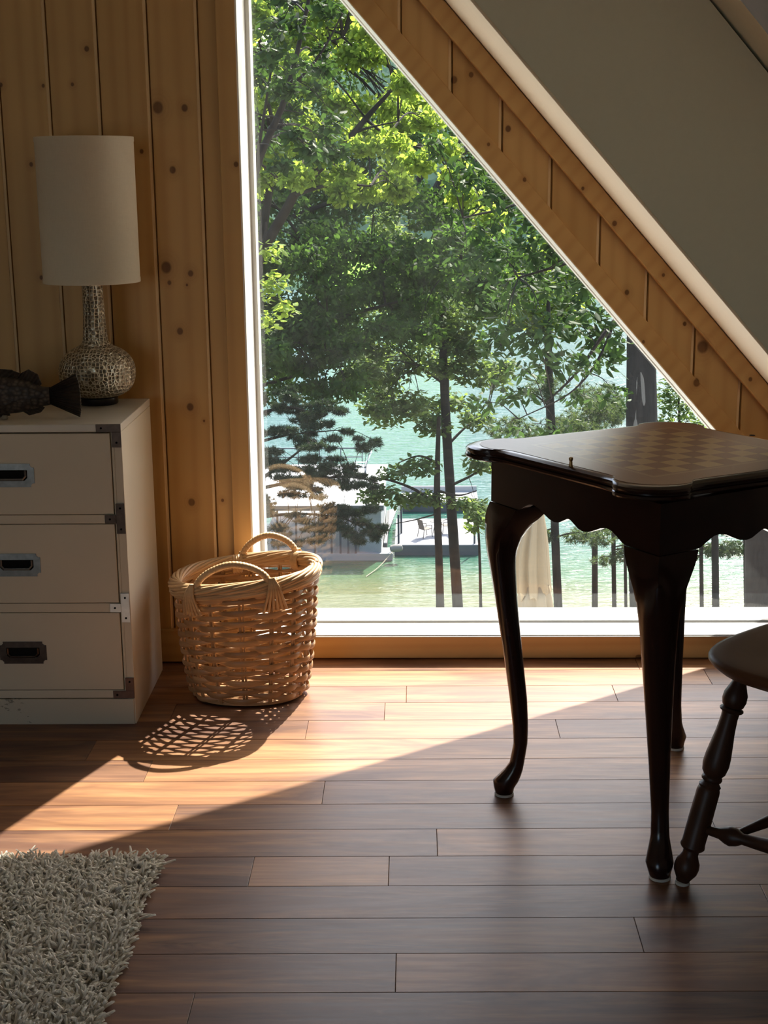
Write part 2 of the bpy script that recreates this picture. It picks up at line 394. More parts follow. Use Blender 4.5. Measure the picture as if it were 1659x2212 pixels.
# ------------------------------------------------------------------ chest of drawers
M_cream=plain('cream_lacquer',(.62,.53,.405),.42,.4,var=.04,scale=9)
M_creamtop=plain('cream_lacquer_top',(.62,.56,.47),.28,.5,var=.04,scale=9)
def plinth_mat():
    t=NT('worn_plinth'); o=t.obj(); n=t.noise(t.map(o,(40,40,90)),1,4,.7); big=t.noise(o,9,2)
    f=t.math('MULTIPLY',t.math('GREATER_THAN',t.math('MULTIPLY',n,big),.385),.6)
    t.bsdf(t.mix(f,(.56,.48,.37),(.10,.07,.045)),.5,.3); return t.m
M_plinth=plinth_mat()
def metal(name,a,b,rough):
    t=NT(name); n=t.noise(t.obj(),55,4,.6); t.bsdf(t.mix(n,a,b),rough,.5,.85); return t.m
M_nickel=metal('aged_nickel',(.12,.12,.12),(.34,.34,.33),.42); M_bronze=metal('dark_bronze',(.04,.026,.02),(.13,.09,.07),.4)
M_steel=metal('worn_steel',(.5,.49,.47),(.8,.79,.76),.38); M_copper=metal('dark_copper',(.07,.04,.03),(.2,.12,.09),.42)
M_black=plain('black_shade_and_nail',(.008,.007,.006),.8,.1)  # black of the nails, and painted shade in the pulls and pin hole
XR,XL,YF,YB=-.676,-1.43,3.125,3.50
dr=thing('chest_of_drawers','cream campaign chest of three drawers with metal corner brackets against the pine wall','chest of drawers',(XR,YF,0))
mb=MB()
mb.box(XL,XL+.018,YF,YB,0.0,.714); mb.box(XR-.018,XR,YF,YB,0,.714); mb.box(XL+.018,XR-.018,YF+.023,YB,.02,.714)
mb.box(XR-.024,XR-.018,YF,YF+.03,.065,.714); mb.box(XL+.018,XL+.024,YF,YF+.03,.065,.714)
for z0,z1 in ((.066,.086),(.282,.304),(.498,.519)): mb.box(XL+.024,XR-.024,YF,YF+.03,z0,z1)
obj('case',mb,M_cream,dr,smooth=False,bevel=.0012)
mb=MB(); mb.box(XL,XR,YF-.001,YB+.002,.7145,.733); obj('top_panel',mb,M_creamtop,dr,smooth=False,bevel=.0018)
mb=MB(); mb.box(XL+.0175,XR-.0035,YF-.0035,YF+.02,0,.0645); obj('plinth',mb,M_plinth,dr,smooth=False,bevel=.001)
def handle(cx,cz,mat,parent):
    w,h=.056,.0275; n=.009
    out=[(-w,-h+n),(-w+n*.5,-h+n),(-w+n,-h+n*.5),(-w+n,-h),(w-n,-h),(w-n,-h+n*.5),(w-n*.5,-h+n),(w,-h+n),(w,h-n),(w-n*.5,h-n),(w-n,h-n*.5),(w-n,h),(-w+n,h),(-w+n,h-n*.5),(-w+n*.5,h-n),(-w,h-n)]
    iw,ih=.040,.013
    inn=[(-iw,-ih*.4),(-iw+.004,-ih*.7),(-iw+.008,-ih),(-iw+.010,-ih),(iw-.010,-ih),(iw-.008,-ih),(iw-.004,-ih*.7),(iw,-ih*.4),(iw,ih*.6),(iw,ih*.8),(iw,ih),(iw-.003,ih),(-iw+.003,ih),(-iw,ih),(-iw,ih*.8),(-iw,ih*.6)]
    m=MB(); rings=[]
    for loop,y in ((out,YF-.0003),(out,YF-.0022),(inn,YF-.0026),(inn,YF+.0)):
        rings.append([(cx+x,y,cz+z) for x,z in loop])
    m.loft(rings,caps=False); pl=obj('pull_plate',m,mat,parent,smooth=False)
    m=MB(); m.box(cx-iw+.0005,cx+iw-.0005,YF-.0006,YF+.0,cz-ih+.0005,cz+ih-.0005); obj('recess_shade',m,M_black,pl,smooth=False)  # flat black plate stands in for the shade inside the pull
    m=MB(); b=[(-.036,.012),(-.036,-.001),(-.029,-.009),(.029,-.009),(.036,-.001),(.036,.012)]
    m.tube([(cx+x,YF-.0042,cz+z) for x,z in b],.0026,6,up=(0,1,0)); obj('bail',m,mat,pl,smooth=False)
for k,(z0,z1,m_) in enumerate(((.5205,.7115,M_nickel),(.3055,.4965,M_nickel),(.0875,.2805,M_bronze))):
    mb=MB(); mb.box(XL+.0265,XR-.0265,YF-.0005,YF+.0215,z0,z1)
    d=obj('drawer',mb,M_cream,dr,smooth=False,bevel=.0014)
    for cx in (-.938,XL-XR+XR+.262): handle(cx,(z0+z1)/2-.002,m_,d)
def bracket(polys,mat,nails,name='corner_bracket'):
    m=MB()
    for (x0,x1,z0,z1) in polys: m.box(x0,x1,YF-.0035,YF-.0006,z0,z1)
    b=obj(name,m,mat,dr,smooth=False,bevel=.0006)
    for (x,z) in nails:
        m=MB(); m.lathe([(.0026,0),(.0026,.0012),(.0012,.002)],(x,YF-.0034,z),8,axis=(0,-1,0)); obj('nail',m,M_black,b)
for sx in (1,-1):
    X=lambda a:(XR-a) if sx>0 else (XL+a)
    def pb(a0,a1,z0,z1): 
        x0,x1=sorted((X(a0),X(a1))); return (x0,x1,z0,z1)
    bracket([pb(.0,.057,.7147,.733),pb(.0,.022,.679,.7147)],M_bronze,[(X(.045),.724),(X(.011),.69)])
    bracket([pb(.001,.0215,.474,.546),pb(.0215,.048,.4985,.5185)],M_bronze,[(X(.011),.535),(X(.011),.485),(X(.036),.509)])
    bracket([pb(.001,.0215,.257,.329),pb(.0215,.048,.2825,.3035)],M_steel,[(X(.011),.318),(X(.011),.268),(X(.036),.293)])
    bracket([pb(.001,.052,.066,.085),pb(.001,.0215,.085,.118)],M_copper,[(X(.042),.075),(X(.011),.108)])
dr.rotation_euler=(0,0,R(.5))
ZD=.733

# ------------------------------------------------------------------ table lamp
def hammered():
    t=NT('hammered_silver'); o=t.obj(); v=t.n('ShaderNodeTexVoronoi',feature='F1'); t.link(o,v.inputs['Vector']); v.inputs['Scale'].default_value=112; v.inputs['Randomness'].default_value=.5
    e=t.math('SUBTRACT',1,t.math('MULTIPLY',v.outputs['Distance'],1.45),clamp=True); v2=t.n('ShaderNodeTexVoronoi',feature='DISTANCE_TO_EDGE'); t.link(o,v2.inputs['Vector']); v2.inputs['Scale'].default_value=112; v2.inputs['Randomness'].default_value=.5; eg=t.math('SUBTRACT',1,t.math('MULTIPLY',v2.outputs['Distance'],7.5),clamp=True)
    c=t.mix(eg,t.mix(e,(.34,.28,.20),(.16,.13,.095)),(.95,.88,.74))
    t.bsdf(c,.36,.5,.75,t.bump(t.math('MULTIPLY_ADD',eg,.5,t.math('SUBTRACT',1,e)),.8,.0024)); return t.m
M_ham=hammered(); M_blackbase=plain('black_wood',(.012,.010,.009),.4,.4)
def linen():
    t=NT('linen_shade'); o=t.obj(); n=t.noise(t.map(o,(400,400,60)),1,2); n2=t.noise(t.map(o,(60,60,500)),1,2)
    c=t.mix(t.math('MULTIPLY_ADD',n,.5,t.math('MULTIPLY',n2,.5)),(.78,.72,.61),(.92,.86,.74))
    b=t.n('ShaderNodeBsdfDiffuse'); t.link(c,b.inputs[0]); tr=t.n('ShaderNodeBsdfTranslucent'); t.link(c,tr.inputs[0])
    m=t.n('ShaderNodeMixShader',i_0=.35); t.link(b.outputs[0],m.inputs[1]); t.link(tr.outputs[0],m.inputs[2]); t.link(m.outputs[0],t.out.inputs[0]); return t.m
M_linen=linen()
LX,LY=-.792,3.425
la=thing('table_lamp','tall table lamp with cream drum shade and hammered silver gourd base on the chest','lamp',(LX,LY,ZD))
c=(LX,LY,ZD)
mb=MB(); mb.lathe([(.0,.0),(.046,0),(.048,.003),(.048,.017),(.045,.019),(0,.019)],c,48,caps=False); obj('base',mb,M_blackbase,la)
prof=[(.040,.0185),(.058,.022),(.078,.034),(.090,.053),(.0945,.076),(.0925,.096),(.084,.115),(.068,.131),(.050,.141),(.038,.147),(.0315,.157),(.0292,.175),(.027,.21),(.0255,.25),(.0248,.30),(.0245,.318)]
pp=catmull([(r,0,z) for r,z in prof],4)
mb=MB(); mb.lathe([(p.x,p.z) for p in pp],c,72); obj('body',mb,M_ham,la,angle=80)
mb=MB(); r=.117
mb.lathe([(r-.0012,.300),(r,.300),(r+.0008,.3005),(r+.0008,.3105),(r,.312),(r,.632),(r+.0008,.6335),(r+.0008,.6435),(r,.644),(r-.0012,.644),(r-.0016,.632),(r-.0016,.312),(r-.0012,.300)],c,96,caps=False)
obj('lamp_shade',mb,M_linen,la)
mb=MB(); mb.tube([(LX,LY,ZD+.315),(LX,LY,ZD+.36)],.012,12); 
for k in range(3): mb.tube([(LX,LY,ZD+.60),(LX+.116*math.cos(k*2.094),LY+.116*math.sin(k*2.094),ZD+.635)],.0015,5)
mb.tube([(LX,LY,ZD+.36),(LX,LY,ZD+.60)],.003,6); obj('socket',mb,M_bronze,la)

# ------------------------------------------------------------------ carved fish
def fishmat():
    t=NT('dark_carved_wood'); o=t.obj(); v=t.n('ShaderNodeTexVoronoi'); t.link(t.map(o,(95,40,120)),v.inputs['Vector']); v.inputs['Scale'].default_value=1
    n=t.noise(o,40,4,.6)
    c=t.mix(t.math('MULTIPLY',v.outputs['Distance'],1.6,clamp=True),(.13,.095,.07),(.016,.011,.009)); c=t.mix(t.math('MULTIPLY',n,.5),c,(.10,.07,.05))
    t.bsdf(c,.5,.35,0,t.bump(v.outputs['Distance'],.8,.003)); return t.m
M_fish=fishmat(); M_fin=plain('dark_fin_wood',(.06,.043,.032),.5,.35,var=.5,scale=60)
FX,FY=-.79,3.215
fi=thing('fish_sculpture','dark carved fish figurine with fanned tail lying in front of the lamp','sculpture',(-.95,FY,ZD))
tab=[(-.858,.785,.021,.012),(-.875,.784,.023,.014),(-.90,.786,.033,.019),(-.93,.787,.041,.023),(-.97,.787,.0455,.026),(-1.01,.787,.045,.028),(-1.05,.786,.040,.028),(-1.09,.783,.031,.025),(-1.115,.780,.020,.019),(-1.128,.778,.008,.010)]
mb=MB(); rings=[]
for i in range(46):
    x=-.858+(-1.128+.858)*i/45; z,h,w=[float(np.interp(-x,[-t[0] for t in tab],[t[k] for t in tab])) for k in (1,2,3)]
    rings.append([(x,FY+w*math.cos(a)*(abs(math.cos(a))**.0),z+h*math.sin(a)) for a in [2*PI*k/28 for k in range(28)]])
mb.loft(rings); obj('body',mb,M_fish,fi,angle=90)
def fin(roots,tips,rays,th,name,arch=.0,mat=None):
    """ridged fan between two polylines (x,z)"""
    m=MB(); nu=rays*4; nv=8
    def samp(pl,t):
        t=t*(len(pl)-1); i=min(int(t),len(pl)-2); f=t-i; return Vector(pl[i])*(1-f)+Vector(pl[i+1])*f
    grid=[]
    for s_ in (1,-1):
        for i in range(nu+1):
            a=samp(roots,i/nu); b=samp(tips,i/nu)
            for j in range(nv+1):
                t=j/nv; p=a*(1-t)+b*t
                k=(.55+.45*math.cos(2*PI*rays*i/nu))*(1-.35*t)
                if i in (0,nu): k*=.3
                m.v.append((p.x,FY+p.z*0+s_*th*k,p.y))
    def ix(s_,i,j): return s_*(nu+1)*(nv+1)+i*(nv+1)+j
    for s_ in (0,1):
        for i in range(nu):
            for j in range(nv): m.face((ix(s_,i,j),ix(s_,i+1,j),ix(s_,i+1,j+1),ix(s_,i,j+1)))
    for i in range(nu): m.face((ix(0,i,nv),ix(0,i+1,nv),ix(1,i+1,nv),ix(1,i,nv)))
    for j in range(nv):
        m.face((ix(0,0,j),ix(0,0,j+1),ix(1,0,j+1),ix(1,0,j))); m.face((ix(0,nu,j),ix(0,nu,j+1),ix(1,nu,j+1),ix(1,nu,j)))
    return obj(name,m,mat or M_fin,fi,angle=60)
V3=lambda l:[(x,z,0) for x,z in l]
fin(V3([(-.866,.800),(-.862,.790),(-.862,.780),(-.866,.769)]),V3([(-.795,.838),(-.788,.815),(-.786,.78),(-.787,.750),(-.790,.7345)]),13,.0075,'tail_fin')
fin(V3([(-.885,.803),(-.91,.815),(-.94,.824),(-.99,.828),(-1.03,.822)]),V3([(-.876,.813),(-.884,.836),(-.905,.8475),(-.925,.838),(-.945,.8465),(-.985,.850),(-1.02,.838)]),15,.006,'dorsal_fin')
fin(V3([(-.89,.770),(-.905,.760),(-.93,.752)]),V3([(-.872,.757),(-.882,.746),(-.91,.739)]),5,.006,'anal_fin')
fin(V3([(-.965,.757),(-.985,.752),(-1.005,.75)]),V3([(-.955,.739),(-.975,.7345),(-.99,.734)]),4,.010,'pelvic_fin')
M_peb=plain('pale_foot',(.30,.26,.2),.6,.3)
mb=MB(); mb.lathe([(0,.0),(.006,.001),(.0085,.005),(.006,.0095),(0,.0105)],(-.962,FY-.022,ZD),14,caps=False); obj('foot',mb,M_peb,fi)

# ------------------------------------------------------------------ wicker basket
def wicker(name,a,b):
    t=NT(name); o=t.obj(); n=t.noise(t.map(o,(22,22,260)),1,5,.65); n2=t.noise(t.map(o,(11,11,60)),1,4); 
    c=t.mix(n,a,b); c=t.mix(t.math('MULTIPLY',t.math('SUBTRACT',n2,.45),1.8,clamp=True),c,tuple(x*.62 for x in a)); 
    rnd=t.attr('rnd'); c=t.mix(t.math('MULTIPLY',rnd,.6),c,tuple(x*.6 for x in a))
    t.bsdf(c,.42,.4,0,t.bump(n,.3,.001)); return t.m
M_wick=wicker('willow_weave',(.36,.19,.085),(.64,.40,.20)); M_rim=wicker('willow_rim',(.55,.34,.17),(.74,.51,.28))
BX,BY=-.4265,3.333
bk=thing('wicker_basket','oval willow basket with two wrapped handles standing in sun by the window','basket',(BX,BY,0))
def bpt(th,t,off=0):
    """point on the basket wall: th angle, t 0..1 height"""
    a=.1425+(.1745-.1425)*(t**.8)+.004*math.sin(PI*t); b_=.1130+(.146-.1130)*(t**.8)+.004*math.sin(PI*t)
    ct,st=math.cos(th),math.sin(th); e=.88
    x=math.copysign(abs(ct)**e,ct)*(a+off); y=math.copysign(abs(st)**e,st)*(b_+off)
    z=.012+t*(.300)+t*.10*x-.02*t*y
    return Vector((BX+x,BY+y,z))
NS=16; ROWS=23
wr=random.Random(5)
mb=MB()
for j in range(ROWS):
    t=(j+.6)/ROWS; pts=[]; n=NS*8; par=j%2
    mb.cur=wr.random(); tz=wr.uniform(-.0022,.0022); ph=wr.uniform(0,6.28); dz=wr.uniform(.0005,.0022)
    rings=[]
    for i in range(n):
        th=2*PI*i/n; cs=math.cos(NS/2*th+par*PI)
        front=max(0,cs); off=.0078*cs
        h=(.0073*(.45+.55*((cs+1)/2)**.55))*(1+.13*math.sin(5*th+ph)); w=.0022
        p=bpt(th,t,off); q=bpt(th,t,off+.01); u=(q-p); u.z=0; u.normalize()
        zz=tz+dz*math.sin(3*th+ph)
        rings.append([p+u*(w*math.cos(a))+Vector((0,0,zz+h*math.sin(a))) for a in [2*PI*k/8 for k in range(8)]])
    rings.append(rings[0]); mb.loft(rings,caps=False)
obj('woven_wall',mb,M_wick,bk,angle=80)
mb=MB()
for i in range(NS):
    th=2*PI*i/NS; mb.cur=wr.random(); mb.tube([bpt(th,t/12,0) for t in range(13)],[.0036]*13,6)
    mb.tube([bpt(th+.035,t/12,0) for t in range(13)],[.0030]*13,6)
obj('stakes',mb,M_wick,bk)
mb=MB()
mb.loft([[bpt(2*PI*k/40,0,-.004-o)+Vector((0,0,z)) for k in range(40)] for o,z in ((0,-.006),(0,.002))])
for i in range(-5,6): 
    hw=.105*math.sqrt(max(0,1-(i/6)**2)); mb.tube([(BX-hw*1.25,BY+i*.018,.012),(BX+hw*1.25,BY+i*.018,.012)],.004,5)
obj('base',mb,M_wick,bk)
mb=MB(); n=96; NR=9
for layer,(off0,z0,rr,tw) in enumerate(((.002,.006,.0125,1.3),(.004,-.0085,.0085,.9))):
    for s_ in range(NR):
        mb.cur=wr.random()*.8; pts=[]
        for i in range(n):
            th=2*PI*i/n; a=2*PI*s_/NR+tw*2*th
            p=bpt(th,1.0,off0+rr*math.cos(a)); p.z+=z0+rr*.85*math.sin(a); pts.append(p)
        mb.tube(pts,.0046,6,closed=True)
obj('braided_rim',mb,M_rim,bk,angle=80)
def basket_handle(ang0,ang1,apex,lean,spread):
    a=bpt(ang0,1.0,.008); b=bpt(ang1,1.0,.008); mid=(a+b)/2; out=Vector((0,lean,0))
    ctrl=[a+Vector((0,0,-.01)),a+(mid-a)*.10+Vector((0,0,.026))+out*.35,a+(mid-a)*.45+Vector((0,0,apex*.80))+out*.8,mid+Vector((0,0,apex))+out,b+(mid-b)*.45+Vector((0,0,apex*.80))+out*.8,b+(mid-b)*.10+Vector((0,0,.026))+out*.35,b+Vector((0,0,-.01))]
    pts=catmull(ctrl,30); m=MB(); L=0; rad=[]
    for i,p in enumerate(pts):
        if i: L+=(p-pts[i-1]).length
        rad.append(.0074+.0014*abs(math.sin(L*PI/.0078))**.7)
    m.tube(pts,rad,10)
    h=obj('handle',m,M_rim,bk,angle=85)
    for (th,s_) in ((ang0,-1),(ang1,1)):
        m=MB(); e=bpt(th,1.0,.012)
        m.cur=.3
        # knot bound over the rim
        for k in range(4):
            cpt=bpt(th+s_*spread*(.01+.035*k),1.0,.0); loop=[]
            for q in range(17):
                a_=2*PI*q/16; r2=.0175
                d=(bpt(th+s_*spread*.035*k,1.0,.03)-cpt); d.z=0; d.normalize()
                loop.append(cpt+d*(r2*math.cos(a_))+Vector((0,0,-.004+.021*math.sin(a_))))
            m.tube(loop,.0046,6)
        # loose ends hanging down the wall
        for k in range(6):
            da=(k-2.5)*.055*1.0+s_*.05; m.cur=wr.random()*.6
            q0=bpt(th+da*.15,1.0,.014)+Vector((0,0,.024)); q1=bpt(th+da*.5,.99,.022); q2=bpt(th+da*.9,.88,.017); q3=bpt(th+da*1.2,.80+.02*wr.random(),.012)
            m.tube(catmull([q0,q1,q2,q3],6),.0036,6)
        obj('handle_binding',m,M_rim,h,angle=80)
# front handle (towards the room) and back handle
basket_handle(R(236),R(292),.066,-.006,1.0)
basket_handle(R(97),R(52),.066,-.004,-1.0)
# ------------------------------------------------------------------ chess table
def mahog(name,a,b,rough=.22,coat=.35):
    t=NT(name); o=t.obj(); n=t.noise(t.map(o,(30,30,5)),1,5,.6,.8); c=t.mix(n,a,b); t.bsdf(c,rough,.35,0,None,coat*.6,.15); return t.m
M_mah=mahog('dark_mahogany',(.010,.004,.003),(.030,.011,.008))
M_pad=plain('white_felt_pad',(.62,.60,.55),.8,.2)
TX,TY,TZ=.4996,2.6793,.753; TH=R(-102.727)
U=Vector((math.cos(TH),math.sin(TH),0)); V=Vector((-math.sin(TH),math.cos(TH),0))   # U towards camera corner, V to the right corner
A1=(U-V)/math.sqrt(2); A2=(U+V)/math.sqrt(2)   # side directions: A1 left-front normal, A2 right-front normal
TC=Vector((TX,TY,0))
def top_mat():
    t=NT('chessboard_top'); o=t.obj(); sx=t.n('ShaderNodeSeparateXYZ'); t.link(o,sx.inputs[0]); x,y=sx.outputs[0],sx.outputs[1]
    hs=.1685; sq=hs/4
    ck=t.n('ShaderNodeTexChecker'); cb=t.n('ShaderNodeCombineXYZ')
    t.link(t.math('MULTIPLY_ADD',x,1/sq,100.0),cb.inputs[0]); t.link(t.math('MULTIPLY_ADD',y,1/sq,101.0),cb.inputs[1]); cb.inputs[2].default_value=.5
    t.link(cb.outputs[0],ck.inputs['Vector']); ck.inputs['Scale'].default_value=1.0
    n=t.noise(t.map(o,(6,60,6)),1,5,.6,.6); n2=t.noise(t.map(o,(60,6,6)),1,4,.6,.6)
    dk=t.mix(n,(.10,.030,.016),(.15,.050,.026)); lt=t.mix(n2,(.30,.185,.070),(.40,.26,.105)); bd=t.mix(n,(.13,.052,.026),(.20,.085,.042))
    m=t.math('MAXIMUM',t.math('ABSOLUTE',x),t.math('ABSOLUTE',y))
    ins=t.math('LESS_THAN',m,hs)
    ck_c=t.mix(ck.outputs['Fac'],dk,lt); c=t.mix(ins,bd,ck_c)
    def line(r,w): return t.math('LESS_THAN',t.math('ABSOLUTE',t.math('SUBTRACT',m,r)),w)
    ln=t.math('MAXIMUM',line(.1765,.0010),line(.1805,.0007))
    c=t.mix(ln,c,(.36,.24,.11))
    t.bsdf(c,.33,.32,0,None,.10,.22); return t.m
M_top=top_mat(); M_brass=metal('aged_brass',(.25,.15,.06),(.5,.34,.14),.3)
ct=thing('chess_table','dark mahogany chess table with inlaid board top and cabriole legs by the window','table',(TX,TY,0))
# tabletop outline (axes p along A2, q along A1)
q=[]
def outline(off=0.0):
    st=.238+off; lb=.258+off; pts=[]
    half=[(0,st),(.060,st),(.120,st),(.150+off,st+.0015),(.160+off,st+.006),(.166+off,st+.013),(.174+off,lb-.002),(.186+off,lb)]
    arc=[]; cc=lb-.068
    for k in range(9):
        a=R(90-90*k/8); arc.append((cc+.068*math.cos(a),cc+.068*math.sin(a)))
    side=half+arc+[(y,x) for x,y in reversed(half[1:])]
    for r in range(4):
        a=-PI/2*r; ca,sa=math.cos(a),math.sin(a)
        for x,y in side:
            p,q_=x*ca-y*sa,x*sa+y*ca; d=(p+q_)/2*.13; pts.append((p+d,q_+d))
    return pts
mb=MB(); rings=[]
for off,z in ((-.020,-.0262),(-.006,-.0262),(-.003,-.0250),(.004,-.0235),(.0055,-.0205),(.0045,-.0165),(.0005,-.0150),(.0005,-.0130),(.0035,-.0115),(.0045,-.008),(.0025,-.0040),(-.0025,-.0012),(-.006,-.0003),(-.012,0)):
    rings.append([(x,y,TZ+z) for x,y in outline(off)])
rings+=[[(x*k,y*k,TZ) for x,y in outline(-.012)] for k in (.6,.2,.002)]
rings=[[(x*k,y*k,TZ-.0262) for x,y in outline(-.020)] for k in (.002,.5)]+rings
mb.loft(rings)
TSH=Vector((-.016,.004,0)); 
def top_local(mbx,name,mat):
    """mesh given in table-top axes; object rotated so the inlay follows the table"""
    me=bpy.data.meshes.new(name); me.from_pydata(mbx.v,[],mbx.f)
    a=me.attributes.new('rnd','FLOAT','FACE')
    bm=bmesh.new(); bm.from_mesh(me); bmesh.ops.recalc_face_normals(bm,faces=bm.faces); bm.to_mesh(me); bm.free()
    me.materials.append(mat); me.polygons.foreach_set('use_smooth',[True]*len(me.polygons)); me.set_sharp_from_angle(angle=R(28))
    o=bpy.data.objects.new(name,me); COL.objects.link(o); o.parent=ct; o.location=TSH
    o.rotation_euler=(0,0,math.atan2(A2.y,A2.x)+R(-.6)); o.scale=(1.012,1.012,1); return o
# edge darker than the inlaid field: two meshes
field=MB(); field.f=[]; ol=outline(-.0135); 
field.loft([[(x,y,TZ-.0004) for x,y in ol]]+[[(x*k,y*k,TZ+.0006) for x,y in outline(-.0138)] for k in (1,.7,.35,.002)],caps=False)
tp=top_local(mb,'moulded_edge',M_mah); tp.name='tabletop'
fo=top_local(field,'inlaid_board',M_top); fo.data.polygons.foreach_set('use_smooth',[False]*len(fo.data.polygons)); fo.parent=tp; fo.location=(0,0,0); fo.rotation_euler=(0,0,0); fo.scale=(1,1,1)
def tpt(e1,e2,z): return Vector((TX,TY,0))+A2*e1+A1*e2+Vector((0,0,z))
# apron
HA=.2513
def apron_prof():
    pts=[(0,.635),(.090,.635),(.098,.637),(.112,.645),(.128,.653),(.142,.6545),(.158,.651),(.176,.643),(.192,.6365),(.208,.634),(.222,.636),(.236,.643),(.246,.648),(.2513,.649)]
    full=pts+[(2*HA-x,z) for x,z in reversed(pts[:-1])]
    return full
ap=MB()
for nrm,tan in ((A1,A2),(A2,A1),(-A1,A2),(-A2,A1)):
    pr=apron_prof(); rings=[]
    if tan==A1: pr=[(min(max(x,.0201),2*HA-.0201),z) for x,z in pr]
    for d in (0,.02):
        rings.append([TC+nrm*(HA-d)+tan*(x-HA)+Vector((0,0,z)) for x,z in pr])
        rings[-1]+= [TC+nrm*(HA-d)+tan*(x-HA)+Vector((0,0,TZ-.0258)) for x,z in reversed(pr)]
    b=len(ap.v); n=len(pr)
    for rg in rings:
        for p in rg: ap.v.append(tuple(p))
    N2=2*n
    for k in range(2):
        for i in range(n-1): ap.face((b+k*N2+i,b+k*N2+i+1,b+k*N2+N2-2-i,b+k*N2+N2-1-i))
    for i in range(N2): j=(i+1)%N2; ap.face((b+i,b+j,b+N2+j,b+N2+i))
obj('apron',ap,M_mah,ct,angle=30)
LEG=[(.003,.340,.3035,.0185,2.0),(.017,.344,.3005,.022,2.0),(.030,.347,.2925,.0265,2.0),(.040,.340,.289,.025,2.0),(.052,.326,.284,.0215,2.0),(.075,.311,.280,.0175,2.0),(.12,.303,.2735,.0165,2.0),(.16,.3056,.273,.018,2.0),(.22,.313,.276,.020,1.95),(.324,.328,.288,.0245,1.8),(.43,.3455,.299,.030,1.65),(.50,.358,.303,.0345,1.5),(.53,.364,.302,.038,1.42),(.56,.3675,.292,.044,1.32),(.585,.3685,.275,.052,1.2),(.605,.367,.255,.059,1.1),(.622,.363,.238,.0640,1.03),(.634,.358,.2315,.0650,1.0)]
def leg(od,td,foot_px):
    m=MB(); zs=[.003+(.634-.003)*i/44 for i in range(45)]
    base=TC+od*.322
    tgt=onz(*foot_px); sh=tgt-base; sh.z=0
    rings=[]
    for z in zs:
        ro,ri,tw,e=interp(z,LEG); c=(ro+ri)/2; h=(ro-ri)/2; ring=[]
        k=(1-z/.634)**1.4
        for q_ in range(28):
            a=2*PI*q_/28; ca,sa=math.cos(a),math.sin(a); r=(abs(ca)**e+abs(sa)**e)**(-1/e)
            ring.append(TC+od*(c+h*r*ca)+td*(tw*r*sa)+sh*k+Vector((0,0,z)))
        rings.append(ring)
    m.loft(rings); l=obj('leg',m,M_mah,ct,angle=50)
    p=MB(); p.lathe([(.0185,0),(.0205,.001),(.0205,.0055),(.018,.0065)],TC+od*.322+sh,24); pd=obj('felt_pad',p,M_pad,l); pd['label']='white felt pad'
leg(U,V,(1425,1896)); leg(-V,U,(1089,1716)); leg(-U,-V,(1458,1616)); leg(V,U,(1800,1690))
pin=at(1233,1012,1); pp_=onz(1233,1007,TZ)
mb=MB(); mb.lathe([(.0042,0),(.0042,.001),(.0032,.003),(.003,.008),(.0026,.0095),(.0036,.0115),(.0042,.014),(.0034,.0168),(0,.0178)],(pp_.x,pp_.y,TZ),20,caps=False); obj('brass_pin',mb,M_brass,ct)
hp=onz(1625,941,TZ); mb=MB(); mb.lathe([(0,.0004),(.006,.0004),(.006,.0010),(0,.0010)],(hp.x,hp.y,TZ),20,caps=False); obj('pin_hole_shade',mb,M_black,ct)  # black disc on the top stands in for shade inside the hole

# ------------------------------------------------------------------ windsor chair
M_chair=mahog('dark_chair_wood',(.030,.012,.007),(.075,.032,.017),.42,.0)
FD=Vector((-.66,.751,0)).normalized(); LD=Vector((-FD.y,FD.x,0))   # facing, chair's left
ZS=.432
cor=onz(1522,1420,ZS-.006)
SC=cor-FD*.150-LD*.168; SC.z=0
ch=thing('windsor_chair','dark turned windsor chair with saddle seat beside the chess table','chair',(SC.x,SC.y,0))
mb=MB(); N=64; rings=[]
def seat_r(a):
    # superellipse plan: wide front with rounded corners, narrower rear
    ca,sa=math.cos(a),math.sin(a); e=3.0; r=(abs(ca)**e+abs(sa)**e)**(-1/e)
    f=.185*r*ca; l=.205*r*sa*(1-.10*(1-ca)/2); return f,l
def seat_pt(a,s,z):
    f,l=seat_r(a); return SC+FD*(f*s)+LD*(l*s)+Vector((0,0,z))
for s,z in ((.0,-.036),(.80,-.036),(.90,-.030),(.97,-.018),(1.0,-.010),(1.0,-.005),(.985,-.001),(.95,.0)):
    rings.append([seat_pt(2*PI*k/N,max(s,.001),ZS+z) for k in range(N)])
for s in (.86,.74,.6,.45,.3,.15,.001):
    rings.append([seat_pt(2*PI*k/N,s,ZS-.013*(math.cos(PI*s/.95)*.5+.5)*(.75+.25*-math.cos(2*PI*k/N))) for k in range(N)])
mb.loft(rings); obj('seat',mb,plain('chair_seat_wood',(.115,.052,.026),.42,.16,var=.3,scale=9),ch,angle=50)
TURN=[(0,.0115),(.045,.0118),(.075,.0165),(.105,.0215),(.135,.0222),(.160,.0195),(.168,.0165),(.172,.0205),(.180,.0220),(.188,.0200),(.193,.0160),(.22,.0155),(.28,.0172),(.34,.0205),(.40,.0236),(.44,.0242),(.475,.0215),(.492,.0165),(.498,.0185),(.506,.0192),(.514,.0180),(.519,.0150),(.526,.0165),(.538,.0205),(.548,.0190),(.556,.0205),(.57,.0212),(.70,.0218),(.815,.0215),(.822,.0225),(.832,.0228),(.842,.0200),(.850,.0150),(.868,.0145),(.885,.0175),(.905,.0218),(.930,.0232),(.955,.0215),(.978,.0160),(.99,.0130),(1.0,.0125)]
